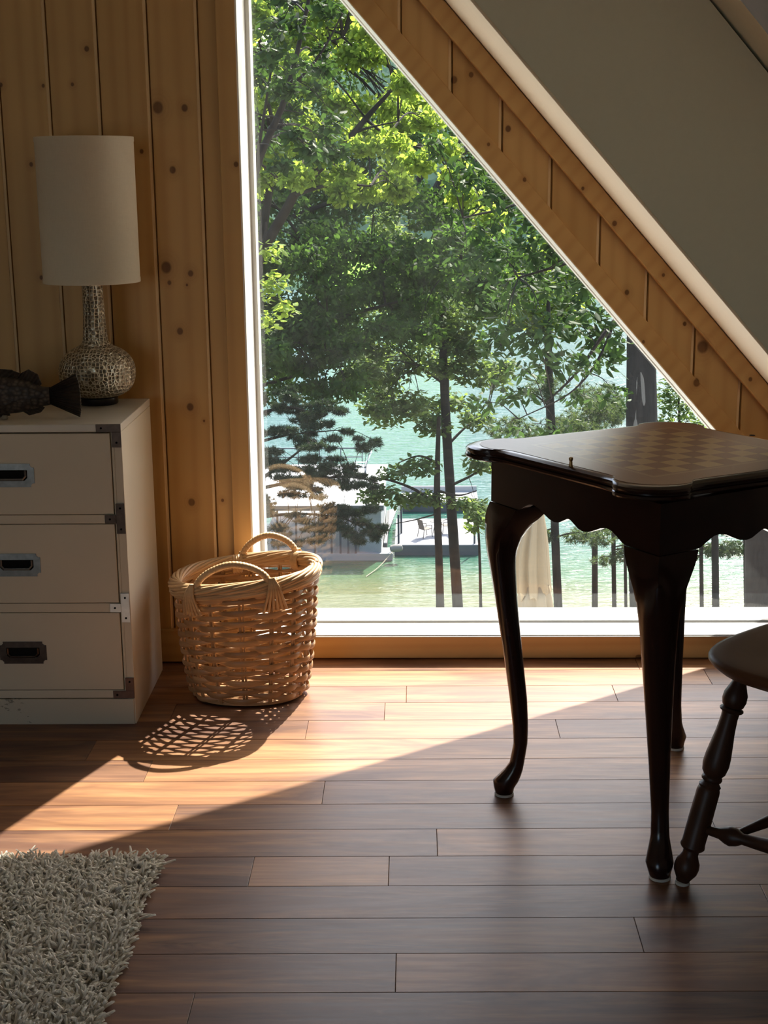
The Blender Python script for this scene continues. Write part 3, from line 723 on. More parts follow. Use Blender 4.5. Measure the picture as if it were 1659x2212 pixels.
def turned(name,top,foot,parent,pad=True):
    m=MB(); d=foot-top; L=d.length; m.lathe([(r,t*L) for t,r in TURN],top,24,axis=d)
    l=obj(name,m,M_chair,parent,angle=35)
    if pad:
        p=MB(); p.lathe([(.012,0),(.0135,.001),(.0135,.0055),(.012,.0065)],(foot.x,foot.y,0),20); o=obj('felt_pad',p,M_pad,l); o['label']='white felt pad'
    return l
FL=onz(1474,1909); FL.z=.006; tA=at(1588,1478,2.325)
top_of=lambda f,l:SC+FD*f+LD*l+Vector((0,0,ZS-.03))
tA=top_of(.100,.121); 
# leg positions: near front leg from the photograph, the others mirrored about the seat
dv=FL-tA; df,dl=dv.dot(FD),dv.dot(LD)
def foot_from(t,f,l): p=t+FD*f+LD*l; p.z=.006; return p
tB=top_of(-.115,.115); fB=foot_from(tB,-.075,.045)
tC=top_of(.105,-.135); fC=foot_from(tC,.03,-.05); tD=top_of(-.115,-.115); fD_=foot_from(tD,-.075,-.045)
for t_,f_ in ((tA,FL),(tB,fB),(tC,fC),(tD,fD_)): turned('leg',t_,f_,ch)
def along(t_,f_,z): k=(t_.z-z)/(t_.z-f_.z); return t_+(f_-t_)*k
def stretcher(name,a,b,prof):
    m=MB(); d=b-a; L=d.length; m.lathe([(r,t*L) for t,r in prof],a,18,axis=d); return obj(name,m,M_chair,ch,angle=40)
pa=along(tA,FL,.108); pbk=along(tB,fB,.125); pc=along(tC,fC,.12); pd_=along(tD,fD_,.125)
sp=[(0,.0075),(.06,.0078),(.15,.0105),(.19,.0160),(.225,.0185),(.26,.0160),(.30,.0100),(.42,.0125),(.55,.0150),(.7,.0125),(.9,.0085),(1,.008)]
stretcher('side_stretcher',pa,pbk,sp)
sp2=[(0,.008),(.1,.0085),(.25,.0125),(.42,.0150),(.47,.0185),(.5,.0195),(.53,.0185),(.58,.0150),(.75,.0125),(.9,.0085),(1,.008)]
stretcher('side_stretcher',pc,pd_,sp2)
j0=pa+(pbk-pa)*.225; j1=pc+(pd_-pc)*.5+Vector((0,0,.03))
stretcher('cross_stretcher',j0,j1,[(0,.006),(.05,.007),(.25,.011),(.5,.014),(.75,.011),(.95,.007),(1,.006)])
# bow back and spindles behind the seat
bow=[]; 
for k in range(25):
    a=PI*k/24; bow.append(SC-FD*(.15+.10*math.sin(a))+LD*(.165*math.cos(a))+Vector((0,0,ZS-.01+.46*math.sin(a)**.8)))
m=MB(); m.tube(bow,.010,10); obj('bow_back',m,M_chair,ch)
for k in range(1,8):
    u_=-1+2*k/8; a=math.acos(-u_); tp_=SC-FD*(.15+.10*math.sin(a))+LD*(.165*math.cos(a))+Vector((0,0,ZS-.01+.46*math.sin(a)**.8)); bt=SC-FD*(.155)+LD*(.125*math.cos(a))+Vector((0,0,ZS-.008))
    m=MB(); d=tp_-bt; m.lathe([(.005,0),(.0078,d.length*.35),(.0045,d.length)],bt,10,axis=d); obj('spindle',m,M_chair,ch)

# ------------------------------------------------------------------ shag rug
M_yarn=None
def yarn():
    t=NT('shag_yarn'); rnd=t.attr('rnd'); o=t.obj(); n=t.noise(o,300,2)
    c=t.mix(rnd,(.76,.72,.64),(.93,.90,.83)); c=t.mix(t.math('MULTIPLY',n,.2),c,(.55,.5,.42))
    b=t.n('ShaderNodeBsdfDiffuse'); t.link(c,b.inputs[0]); tr=t.n('ShaderNodeBsdfTranslucent'); t.link(c,tr.inputs[0])
    m=t.n('ShaderNodeMixShader',i_0=.38); t.link(b.outputs[0],m.inputs[1]); t.link(tr.outputs[0],m.inputs[2]); t.link(m.outputs[0],t.out.inputs[0]); return t.m
M_yarn=yarn()
rc=onz(352,1850,.012)
RX1=rc.x-.008; RY1=rc.y-.004; RX0=-1.75; RY0=RY1-1.5
rg=thing('shag_rug','cream shag pile rug lying in the corner nearest the camera','rug',(RX1,RY1,0))
mb=MB(); mb.box(RX0,RX1-.004,RY0,RY1-.004,.0005,.008); obj('backing',mb,plain('rug_backing',(.42,.38,.31),.9,.1),rg,smooth=False)
nr=np.random.default_rng(11)
V_=[];F_=[];A_=[]
def yarns(x0,x1,y0,y1,step):
    global V_,F_,A_
    xs=np.arange(x0,x1,step); ys=np.arange(y0,y1,step); gx,gy=np.meshgrid(xs,ys); n=gx.size
    px=gx.ravel()+nr.uniform(-.4,.4,n)*step; py=gy.ravel()+nr.uniform(-.4,.4,n)*step
    keep=(px<RX1)&(py<RY1); px,py=px[keep],py[keep]; n=len(px)
    # lean field (clumps) plus outward lean at the edges
    cl=nr.uniform(-1,1,(40,40,2))
    ci=np.clip(((px-RX0)/.045).astype(int)%40,0,39); cj=np.clip(((py-RY0)/.045).astype(int)%40,0,39)
    lx=cl[ci,cj,0]*.55+nr.normal(0,.38,n)+.05; ly=cl[ci,cj,1]*.55+nr.normal(0,.38,n)-.10
    ex=np.clip(1-(RX1-px)/.03,0,1); ey=np.clip(1-(RY1-py)/.03,0,1); lx+=ex*.55; ly+=ey*.3
    Ln=nr.uniform(.017,.028,n); r=nr.uniform(.0019,.0027,n)
    seg=5; sd=5
    t=np.linspace(0,1,seg)
    bend=nr.normal(0,.6,(n,2))
    P=np.zeros((n,seg,3))
    mag=np.sqrt(1+lx**2+ly**2)
    dx,dy,dz=lx/mag,ly/mag,1/mag
    P[:,:,0]=px[:,None]+Ln[:,None]*(dx[:,None]*t+bend[:,0:1]*t**2*.6); P[:,:,1]=py[:,None]+Ln[:,None]*(dy[:,None]*t+bend[:,1:2]*t**2*.6)
    P[:,:,2]=.006+Ln[:,None]*dz[:,None]*(t-.12*t**2)
    P[:,:,2]=np.maximum(P[:,:,2],.003)
    prof=np.array([.85,.95,1.0,1.12,.75]); ang=np.linspace(0,2*PI,sd,endpoint=False)
    ox=np.cos(ang); oy=np.sin(ang)
    T=np.stack([dx,dy,dz],1); u=np.cross(T,[0.3,1,0]); u/=np.linalg.norm(u,axis=1)[:,None]; w=np.cross(T,u)
    ringo=(u[:,None,:]*ox[None,:,None]+w[:,None,:]*oy[None,:,None])   # n,sd,3
    VV=P[:,:,None,:]+ringo[:,None,:,:]*(r[:,None,None,None]*prof[None,:,None,None])
    base=len(V_) and sum(len(a) for a in V_)
    idx=np.arange(n)[:,None,None]*(seg*sd)
    ii=np.arange(seg-1)[None,:,None]*sd; jj=np.arange(sd)[None,None,:]; jn=(jj+1)%sd
    q=np.stack([idx+ii+jj,idx+ii+jn,idx+ii+sd+jn,idx+ii+sd+jj],-1).reshape(-1,4)+base
    V_.append(VV.reshape(-1,3)); F_.append(q); A_.append(np.repeat(nr.random(n),(seg-1)*sd))
yarns(max(RX0,-1.05),RX1,RY1-.68,RY1,.0054)
yarns(RX0,-1.05,RY1-.68,RY1,.014); yarns(RX0,RX1,RY0,RY1-.68,.014)
def bulk(name,V,F,A,mat,parent=None,off=None,smooth=True):
    V=np.asarray(V,dtype=np.float32); 
    if off is not None: V=V-np.array(off,dtype=np.float32)
    me=bpy.data.meshes.new(name); k=F.shape[1]
    me.vertices.add(len(V)); me.vertices.foreach_set('co',V.ravel())
    me.loops.add(F.size); me.loops.foreach_set('vertex_index',F.astype(np.int32).ravel())
    me.polygons.add(len(F)); me.polygons.foreach_set('loop_start',np.arange(0,F.size,k,dtype=np.int32))
    me.update(calc_edges=True)
    a=me.attributes.new('rnd','FLOAT','FACE'); a.data.foreach_set('value',np.asarray(A,dtype=np.float32))
    if smooth: me.polygons.foreach_set('use_smooth',[True]*len(F))
    me.materials.append(mat); o=bpy.data.objects.new(name,me); COL.objects.link(o)
    if parent is not None: o.parent=parent
    return o
o=bulk('pile',np.concatenate(V_),np.concatenate(F_),np.concatenate(A_),M_yarn,rg,rg.location); o['kind']='stuff'
# ------------------------------------------------------------------ outdoors
def leafmat(name,refl,trans,tw=.45,rough=.4,spec=.25):
    t=NT(name); rnd=t.attr('rnd')
    c=t.mix(rnd,tuple(x*.6 for x in refl),tuple(x*1.35 for x in refl)); c2=t.mix(rnd,tuple(x*.7 for x in trans),tuple(x*1.25 for x in trans))
    b=t.n('ShaderNodeBsdfPrincipled'); t.link(c,b.inputs['Base Color']); b.inputs['Roughness'].default_value=rough; b.inputs['Specular IOR Level'].default_value=spec
    tr=t.n('ShaderNodeBsdfTranslucent'); t.link(c2,tr.inputs[0])
    m=t.n('ShaderNodeMixShader'); m.inputs[0].default_value=tw; t.link(b.outputs[0],m.inputs[1]); t.link(tr.outputs[0],m.inputs[2]); t.link(m.outputs[0],t.out.inputs[0]); return t.m
ML_bright=leafmat('maple_leaf',(.10,.16,.03),(.40,.54,.07),.52,.6,.12)
ML_mid=leafmat('mid_leaf',(.07,.125,.038),(.24,.34,.07),.45,.6,.12)
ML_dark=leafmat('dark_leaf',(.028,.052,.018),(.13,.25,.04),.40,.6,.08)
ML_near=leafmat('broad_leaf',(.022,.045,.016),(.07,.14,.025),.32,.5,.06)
ML_needle=leafmat('pine_needle',(.06,.10,.045),(.14,.2,.05),.35)
ML_needle_d=leafmat('dark_needle',(.028,.05,.028),(.05,.08,.025),.3)
def bark(name,a,b):
    t=NT(name); o=t.obj(); n=t.noise(t.map(o,(18,18,3)),1,5,.65,.5); t.bsdf(t.mix(n,a,b),.85,.15,0,t.bump(n,.7,.02)); return t.m
MB_dark=bark('dark_bark',(.010,.008,.007),(.034,.028,.024)); MB_grey=bark('grey_bark',(.008,.0075,.007),(.040,.037,.034)); MB_brown=bark('brown_bark',(.014,.010,.008),(.045,.032,.024))
lr=np.random.default_rng(21)
def leaves(clusters,L,wr_,tilt=.5,droop=-.25,shape='leaf'):
    C=[];Rr=[]
    for c,r,n in clusters:
        d=lr.normal(0,1,(n,3)); d/=np.linalg.norm(d,axis=1)[:,None]; rad=lr.random(n)**(1/2.2)
        C.append(np.array(c)+d*rad[:,None]*np.array(r))
    P=np.concatenate(C); n=len(P)
    ph=lr.uniform(0,2*PI,n); up=lr.normal(droop,tilt,n)
    D=np.stack([np.cos(ph),np.sin(ph),up],1); D/=np.linalg.norm(D,axis=1)[:,None]
    N0=np.stack([lr.normal(0,tilt,n),lr.normal(0,tilt,n),np.ones(n)],1)
    Wd=np.cross(D,N0); Wd/=np.linalg.norm(Wd,axis=1)[:,None]; Nn=np.cross(Wd,D)
    ln=L*lr.uniform(.65,1.3,n); w=ln*wr_
    def pt(a,b,h): return P+D*(ln*a)[:,None]+Wd*(w*b)[:,None]+Nn*(ln*h)[:,None]
    vs=np.stack([pt(0,0,0),pt(.38,.5,-.06),pt(.72,.36,-.07),pt(1,0,-.04),pt(.38,-.5,-.06),pt(.72,-.36,-.07)],1).reshape(-1,3)
    i=np.arange(n)[:,None]*6
    F=np.concatenate([i+np.array([0,1,2,3]),i+np.array([0,3,5,4])],1).reshape(-1,4)
    return vs,F,np.repeat(lr.random(n),2)
def needles(clusters,L,k=9,wr_=.035):
    Cs=[]
    for c,r,n in clusters:
        d=lr.normal(0,1,(n,3)); d/=np.linalg.norm(d,axis=1)[:,None]; rad=lr.random(n)**(1/2.2)
        Cs.append(np.array(c)+d*rad[:,None]*np.array(r))
    T=np.concatenate(Cs); P=np.repeat(T,k,0); n=len(P)
    ax=np.repeat(np.stack([lr.normal(0,1,len(T)),lr.normal(0,1,len(T)),lr.normal(.3,.4,len(T))],1),k,0)
    D=ax*.55+lr.normal(0,1,(n,3))*.55; D/=np.linalg.norm(D,axis=1)[:,None]
    Wd=np.cross(D,lr.normal(0,1,(n,3))); Wd/=np.linalg.norm(Wd,axis=1)[:,None]
    ln=L*lr.uniform(.6,1.2,n); w=ln*wr_
    vs=np.stack([P-Wd*w[:,None],P+Wd*w[:,None],P+D*ln[:,None]+Wd*(w*.4)[:,None],P+D*ln[:,None]-Wd*(w*.4)[:,None]],1).reshape(-1,3)
    F=np.arange(n*4).reshape(-1,4); return vs,F,lr.random(n)
def pxm(Y): return Y*1.03/FPX
def tree(label,cat,trunk,tr_px,limbs,clusters,lm,bm_,L,wr_=.55,kind='leaf',name='tree',twigs=True,group=None,tilt=.5,droop=-.25,yth=.8):
    """trunk: list of (px,py,Y); tr_px: trunk widths in px; limbs: [(pts,width0,width1)]; clusters: (px,py,Y,rx,ry,n)"""
    pts=[at(*p) for p in trunk]; base=pts[0].copy()
    root=thing(name,label,cat,tuple(base),group)
    m=MB(); cm=catmull(pts,6); rad=[]
    for i in range(len(cm)):
        t=i/(len(cm)-1)*(len(trunk)-1); k=min(int(t),len(trunk)-2); f=t-k
        w=tr_px[k]*(1-f)+tr_px[k+1]*f; rad.append(max(.004,.5*w*pxm(cm[i].y)))
    m.tube(cm,rad,12); obj('trunk',m,bm_,root)
    nodes=[p for p in cm]
    lm_=MB()
    for lp,w0,w1 in limbs:
        q=catmull([at(*p) for p in lp],6); n=len(q)
        lm_.tube(q,[max(.003,.5*(w0+(w1-w0)*i/(n-1))*pxm(q[i].y)) for i in range(n)],7); nodes+=q
    cl=[]; r_=random.Random(len(label))
    if kind=='needle' and yth<.8:
        r2=random.Random(9); clusters=[(px+r2.uniform(-1.1,1.1)*rx,py+r2.uniform(-1.2,1.2)*ry,Y+r2.uniform(-.8,.8),rx*r2.uniform(.25,.55),ry*r2.uniform(.2,.4),int(n*.30)) for (px,py,Y,rx,ry,n) in clusters for _ in range(8)]
    for (px,py,Y,rx,ry,n) in clusters:
        c=at(px,py,Y); k=pxm(Y); cl.append((c,(rx*k,max(rx,ry)*k*yth,ry*k),n))
        if twigs:
            b=min(nodes,key=lambda p:(p-c).length); d=c-b
            if d.length>.05:
                mid=b+d*.5+Vector((0,0,.12*d.length)); q=catmull([b,mid,c],5); w=max(.006,.012*d.length)
                lm_.tube(q,[w*(1-.75*i/(len(q)-1)) for i in range(len(q))],5)
                for s_ in range(5):
                    e=c+Vector((r_.uniform(-1,1)*rx*k,r_.uniform(-1,1)*rx*k,r_.uniform(-1,1)*ry*k))*.9
                    o_=q[r_.randint(len(q)//2,len(q)-1)]; lm_.tube([o_,(o_+e)/2+Vector((0,0,.05*k*rx)),e],[w*.35,w*.25,w*.1],4)
    if lm_.v: obj('branches',lm_,bm_,root)
    if cl:
        v,f,a=(leaves(cl,L,wr_,tilt,droop) if kind=='leaf' else needles(cl,L,26 if L<.15 else 11,wr_))
        o=bulk('crown',v,f,a,lm,root,tuple(base),smooth=False); o['kind']='stuff'
    return root
# --- ground, lake, far shore
ZL=-17.7
def ground_mat():
    t=NT('hillside_ground'); n=t.noise(t.obj(),.8,6,.6); t.bsdf(t.mix(n,(.05,.045,.025),(.14,.12,.06)),.9,.1); return t.m
def grid(name,x0,x1,y0,y1,nx,ny,fz,mat):
    xs=np.linspace(x0,x1,nx); ys=np.linspace(y0,y1,ny); gx,gy=np.meshgrid(xs,ys); v=np.stack([gx,gy,fz(gx,gy)],-1).reshape(-1,3)
    i=np.arange(ny-1)[:,None]*nx+np.arange(nx-1)[None,:]; F=np.stack([i,i+1,i+nx+1,i+nx],-1).reshape(-1,4)
    o=bulk(name,v,F,np.zeros(len(F)),mat); return struct(o)
grid('hillside',-60,60,4,64,60,40,lambda x,y:-5.0-(y-4)*(13.3/56)+.25*np.sin(x*.7)*np.cos(y*.5),ground_mat())
def lake_mat():
    t=NT('lake_water'); o=t.obj(); sx=t.n('ShaderNodeSeparateXYZ'); t.link(o,sx.inputs[0])
    n=t.noise(t.map(o,(.10,.16,1)),1,3,.5)
    d=t.math('ADD',sx.outputs[1],t.math('MULTIPLY',t.math('SUBTRACT',n,.5),9))
    f=t.n('ShaderNodeMapRange',i_0=d,i_1=57.0,i_2=108.0).outputs[0]
    c=t.ramp(f,[(0,(.135,.118,.055)),(.09,(.108,.120,.053)),(.17,(.052,.11,.055)),(.27,(.024,.090,.064)),(.5,(.016,.080,.068)),(1,(.019,.085,.078))])
    w1=t.noise(t.map(o,(.55,2.6,1)),1,3,.55,.6); w2=t.noise(t.map(o,(2.2,7.5,1)),1,2,.5)
    h=t.math('MULTIPLY_ADD',w2,.3,w1)
    c=t.mix(t.math('MULTIPLY',t.math('SUBTRACT',w1,.42),3.0,clamp=True),t.mix(1,c,(.80,.88,.88),'MULTIPLY'),c)
    t.bsdf(c,.16,.14,0,t.bump(h,1.0,.14)); return t.m
grid('lake',-160,170,50,300,3,3,lambda x,y:ZL+0*x,lake_mat())
def far_mat():
    t=NT('far_forest'); o=t.obj(); n=t.noise(o,.16,6,.65); n2=t.noise(o,.03,3)
    c=t.mix(n,(.018,.042,.028),(.055,.10,.055)); c=t.mix(t.math('MULTIPLY',n2,.35),c,(.06,.12,.12)); t.bsdf(c,.9,.02); return t.m
def fz(x,y):
    s=np.clip((y-240)/40,0,1); hgt=(y-245)*.16+10*np.sin(x*.021+1)*s+6*np.sin(x*.06)*s
    b=2.6*np.abs(np.sin(x*.55+3*np.sin(y*.2)))+2.2*np.abs(np.sin(y*.43+2*np.sin(x*.31)))
    return ZL-1+np.clip(y-238,0,6)*.25+s*hgt*1.0+b*s
grid('far_shore',-220,260,236,720,260,200,fz,far_mat())
M_lawn=plain('lawn',(.20,.42,.05),.9,.1,var=.2,scale=1)
a_=[at(700,625,236),at(1010,625,236)]
mb=MB(); mb.loft([[(a_[0].x,237,ZL+.3),(a_[1].x,237,ZL+.3)],[(a_[0].x,262,ZL+7.5),(a_[1].x,262,ZL+7.5)],[(a_[0].x,262,ZL+6.5),(a_[1].x,262,ZL+6.5)],[(a_[0].x,237,ZL-.7),(a_[1].x,237,ZL-.7)]],closed=False); struct(obj('lawn',mb,M_lawn,smooth=False))

# --- docks
M_deck=plain('grey_deck',(.26,.26,.27),.7,.2,var=.10,scale=3); M_fascia=plain('dark_fascia',(.10,.105,.11),.7,.2); M_wdeck=plain('white_deck',(.35,.35,.35),.6,.2,var=.05)
M_gwall=plain('grey_siding',(.24,.255,.26),.6,.2); M_post=plain('dark_post',(.05,.06,.075),.5,.3); M_wplastic=plain('white_plastic',(.85,.85,.85),.4,.4)
zd=ZL+.55; xw1_=at(823,1150,onz(848,1197,ZL+.35).y).x
p0=onz(853,1177,zd); p1=onz(1033,1177,zd); yb=onz(940,1120,zd).y
dk=thing('floating_dock','grey plank floating dock with dark front edge holding patio furniture','dock',((p0.x+p1.x)/2,p0.y,ZL))
mb=MB(); nb=16
for k in range(nb):
    ya=p0.y+(yb-p0.y)*k/nb; yb_=p0.y+(yb-p0.y)*(k+1)/nb-.02; mb.box(p0.x,p1.x,ya,yb_,zd-.05,zd)
obj('deck_boards',mb,M_deck,dk,smooth=False)
for bx_ in ((p0.x-.02,p1.x+.02,p0.y-.04,p0.y+.1,ZL-.15,zd-.04),(p0.x,p0.x+.1,p0.y+.1,yb,ZL-.1,zd-.06),(p1.x-.1,p1.x,p0.y+.1,yb,ZL-.1,zd-.06)): mb=MB(); mb.box(*bx_); obj('fascia',mb,M_fascia,dk,smooth=False)
for px,py in ((861,1174),(867,1152),(1025,1174)):
    q=onz(px,py,zd); mb=MB(); mb.tube([(q.x,q.y,zd-.1),(q.x,q.y,zd+1.55)],.055,8); obj('post',mb,M_post,dk)
gw=thing('dock_gangway','light plank gangway leading away beside the grey floating dock','gangway',tuple(onz(822,1170,zd)))
mb=MB(); g0=onz(826,1172,zd); g1=onz(838,1172,zd); g0.x=max(g0.x,xw1_+.1); h0=onz(830,1100,zd)
for k in range(20):
    t0=k/20; t1=(k+.93)/20; y0_=g0.y+(h0.y-g0.y)*t0; y1_=g0.y+(h0.y-g0.y)*t1; mb.box(g0.x+.6*t0,g1.x-.05,y0_,y1_,zd-.06,zd-.005)
obj('planks',mb,M_deck,gw,smooth=False)
for bx_ in ((g0.x,g0.x+.08,g0.y,h0.y,ZL-.1,zd-.06),(g1.x-.13,g1.x-.05,g0.y,h0.y,ZL-.1,zd-.06)): mb=MB(); mb.box(*bx_); obj('side_beam',mb,M_fascia,gw,smooth=False)
# patio furniture
M_sling=plain('brown_sling',(.16,.13,.11),.7,.2); M_frame=plain('brown_frame',(.045,.04,.038),.5,.3)
def patio_chair(px,py,rot,label):
    q=onz(px,py,zd); rt=thing('patio_chair',label,'chair',tuple(q),'patio chairs on the floating dock')
    def w(x,y,z): 
        c_,s_=math.cos(rot),math.sin(rot); return Vector((q.x+x*c_-y*s_,q.y+x*s_+y*c_,zd+.012+z))
    def panel(pts,th):
        m=MB(); a,b,c_,d=[w(*p) for p in pts]; nn=(b-a).cross(d-a).normalized()*th; m.loft([[a,b,c_,d],[a+nn,b+nn,c_+nn,d+nn]]); return m
    obj('seat',panel([(-.22,-.24,.42),(.26,-.24,.44),(.26,.24,.44),(-.22,.24,.42)],.03),M_sling,rt,smooth=False)
    obj('backrest',panel([(-.22,-.24,.44),(-.22,.24,.44),(-.36,.23,.98),(-.36,-.23,.98)],.03),M_sling,rt,smooth=False)
    for x,dx in ((-.22,-.08),(.25,.05)):
        for y in (-.25,.25):
            m=MB(); m.tube([w(x,y,.64 if x>0 else .45),w(x+dx*.3,y,.3),w(x+dx,y,0)],.018,6); obj('leg',m,M_frame,rt)
    for y in (-.26,.26):
        m=MB(); m.tube([w(-.28,y,.66),w(0,y,.67),w(.25,y,.64)],.02,6); obj('armrest',m,M_frame,rt)
patio_chair(918,1160,R(35),'brown sling patio chair standing on the grey floating dock left of the trunks')
patio_chair(966,1152,R(190),'second patio chair on the floating dock, half hidden by the twin trunks')
q=onz(944,1154,zd); pt_=thing('patio_table','small dark patio table between the two chairs on the dock','table',tuple(q))
mb=MB(); mb.lathe([(.0,.70),(.36,.70),(.38,.71),(.38,.725),(0,.73)],(q.x,q.y,zd),24,caps=False); obj('table_top',mb,M_frame,pt_)
for k in range(3): mb=MB(); a=k*2.1+.3; mb.tube([(q.x+.1*math.cos(a),q.y+.1*math.sin(a),zd+.7),(q.x+.28*math.cos(a),q.y+.28*math.sin(a),zd+.012)],.018,6); obj('leg',mb,M_frame,pt_)
# boathouse with a roof deck
b0=onz(640,1197,ZL+.35); b1=onz(848,1197,ZL+.35); YB0=b0.y
zr_=at(790,1089,YB0+.3).z; yfar=onz(790,1003,zr_).y
bh=thing('boathouse','grey boathouse on a float with white roof deck behind the dark pine boughs','boathouse',((b0.x+b1.x)/2,YB0,ZL))
xw0=at(600,1150,YB0).x; xw1=at(823,1150,YB0).x; xwm=at(775,1150,YB0).x
mb=MB(); mb.prism([(b0.x-2,YB0),(b1.x,YB0),(b1.x,YB0+1.2),(xw1+.05,YB0+1.2),(xw1+.05,yfar),(b0.x-2,yfar)],'z',ZL-.2,ZL+.36); obj('float_base',mb,M_gwall,bh,smooth=False)
mb=MB(); mb.box(xwm,xw1,YB0+.25,YB0+.4,ZL+.36,zr_-.1); obj('wall',mb,M_gwall,bh,smooth=False)
mb=MB(); mb.box(xw1-.15,xw1,YB0+.4,yfar,ZL+.36,zr_-.1); obj('wall',mb,M_gwall,bh,smooth=False)
mb=MB(); mb.box(xw0-3.5,xw1+.15,YB0,yfar,zr_-.1,zr_); obj('roof_deck',mb,M_wdeck,bh,smooth=False)
mb=MB(); mb.box(xw0-3.5,xw1+.15,YB0-.03,YB0+.12,zr_-.26,zr_-.02); obj('beam',mb,M_fascia,bh,smooth=False)
for px in (600,640,680,716,735,752,768):
    q=at(px,1150,YB0+.1); mb=MB(); mb.box(q.x-.05,q.x+.05,YB0+.05,YB0+.15,ZL+.3,zr_-.2); obj('post',mb,M_post,bh,smooth=False)
yr=yfar-.2
for x in np.linspace(xw0-3.4,xw1-1.3,7): mb=MB(); mb.box(x-.025,x+.025,yr-.025,yr+.025,zr_,zr_+.95); obj('railing_post',mb,M_post,bh,smooth=False)
for za,zb in ((.95,1.02),(.45,.5)): mb=MB(); mb.box(xw0-3.4,xw1-1.3,yr-.02,yr+.02,zr_+za,zr_+zb); obj('rail',mb,M_post,bh,smooth=False)
q=onz(783,1022,zr_); ad=thing('deck_chair','white reclined deck chair on the boathouse roof deck','chair',tuple(q))
def qb(cx,cz,hx,hz,ang,y0=-.3,y1=.3):
    m=MB(); c_,s_=math.cos(ang),math.sin(ang); m.obox((q.x+cx,q.y,zr_+cz),Vector((c_,0,s_)),Vector((0,1,0)),Vector((-s_,0,c_)),hx,(y1-y0)/2,hz); return m
obj('seat',qb(-.15,.42,.36,.03,R(-8)),M_wplastic,ad,smooth=False); obj('backrest',qb(.32,.78,.48,.03,R(66)),M_wplastic,ad,smooth=False)
obj('armrest',qb(-.1,.62,.36,.025,0,-.38,-.3),M_wplastic,ad,smooth=False); obj('leg',qb(-.4,.27,.05,.26,0),M_wplastic,ad,smooth=False); obj('leg',qb(.18,.23,.05,.22,0),M_wplastic,ad,smooth=False)
# white dock farther out
w0=onz(866,1086,zd); w1=onz(1034,1086,zd); wy=onz(940,1062,zd).y
wd=thing('white_dock','white floating dock farther out on the lake behind the twin trunks','dock',((w0.x+w1.x)/2,w0.y,ZL))
mb=MB(); mb.box(w0.x,w1.x,w0.y,wy,zd-.1,zd+.02); obj('deck_boards',mb,M_wdeck,wd,smooth=False); mb=MB(); mb.box(w0.x+.1,w1.x-.1,w0.y+.05,wy-.1,ZL-.1,zd-.1); obj('float_base',mb,M_fascia,wd,smooth=False)
mb=MB(); mb.box(w0.x,w1.x,wy-.1,wy,zd,zd+.35); obj('bench',mb,M_wdeck,wd,smooth=False)
# mooring rope and bumper
M_rope=plain('pale_rope',(.30,.27,.2),.8,.1); a=at(848,1192,YB0-.1); b=at(790,1219,YB0-3.0); b.z=ZL+.02
mb=MB(); mb.tube(catmull([a,(a+b)/2+Vector((0,0,-.12)),b],8),.025,6); tag(obj('mooring_rope',mb,M_rope),'pale mooring rope running from the boathouse corner into the water','rope')
c_=at(856,1184,YB0-.25); mb=MB(); mb.lathe([(.0,-.34),(.14,-.30),(.19,-.15),(.19,.15),(.14,.30),(0,.34)],c_,16,axis=(1,.15,.05),caps=False); tag(obj('dock_bumper',mb,plain('grey_bumper',(.20,.19,.17),.7,.2)),'grey rounded bumper hanging at the corner between the two docks','bumper')

# --- closed parasol on the deck below
M_canvas=plain('beige_canvas',(.31,.245,.155),.8,.15,var=.06,scale=12,bump=.1)
UY=15.0; ub=at(1152,1400,UY); k=pxm(UY)
um=thing('patio_umbrella','closed beige patio umbrella standing outside behind the chess table','umbrella',(ub.x,UY,-5.0))
mb=MB(); rings=[]
for py,hw,cx,pl in ((1075,4,1158,.05),(1090,11,1158,.12),(1110,17,1156,.16),(1140,24,1153,.17),(1180,31,1150,.17),(1215,34,1149,.17),(1250,35,1150,.18),(1272,35,1151,.20),(1284,33,1152,.24)):
    c=at(cx,py,UY); rg_=[]
    for q_ in range(96):
        a=2*PI*q_/96; rr=hw*k*(1+pl*math.cos(8*a+.6)+.5*pl*math.sin(13*a)); 
        rg_.append((c.x+rr*math.cos(a),UY+rr*math.sin(a),c.z+(.05*math.cos(8*a+.6)+.03*math.sin(5*a) if py==1284 else 0)))
    rings.append(rg_)
mb.loft(rings); obj('canopy',mb,M_canvas,um,angle=80)
mb=MB(); rings=[]
for py,hw,cx in ((1262,27,1158),(1290,33,1157),(1320,37,1157),(1350,38,1157)):
    c=at(cx,py,UY); rings.append([(c.x+hw*k*(1+.15*math.cos(6*a+1)+.06*math.sin(11*a))*math.cos(a),UY+hw*k*(1+.15*math.cos(6*a+1)+.06*math.sin(11*a))*math.sin(a),c.z) for a in [2*PI*q_/80 for q_ in range(80)]])
mb.loft(rings); obj('lower_folds',mb,M_canvas,um,angle=80)
mb=MB(); mb.tube([(ub.x,UY,-5.0),(ub.x,UY,at(1158,1066,UY).z)],.025,10); obj('pole',mb,M_frame,um)
mb=MB(); mb.lathe([(0,0),(.28,0),(.28,.06),(.06,.10),(0,.10)],(ub.x,UY,-5.0),24,caps=False); obj('base',mb,M_frame,um)
mb=MB(); mb.box(-9,10,3.9,18,-5.25,-5.0); struct(obj('bounce_terrace',mb,plain('pale_concrete',(.68,.64,.56),.8,.2,scale=2),smooth=False))  # unseen deck under the parasol, stretched and paled to bounce sunlight indoors

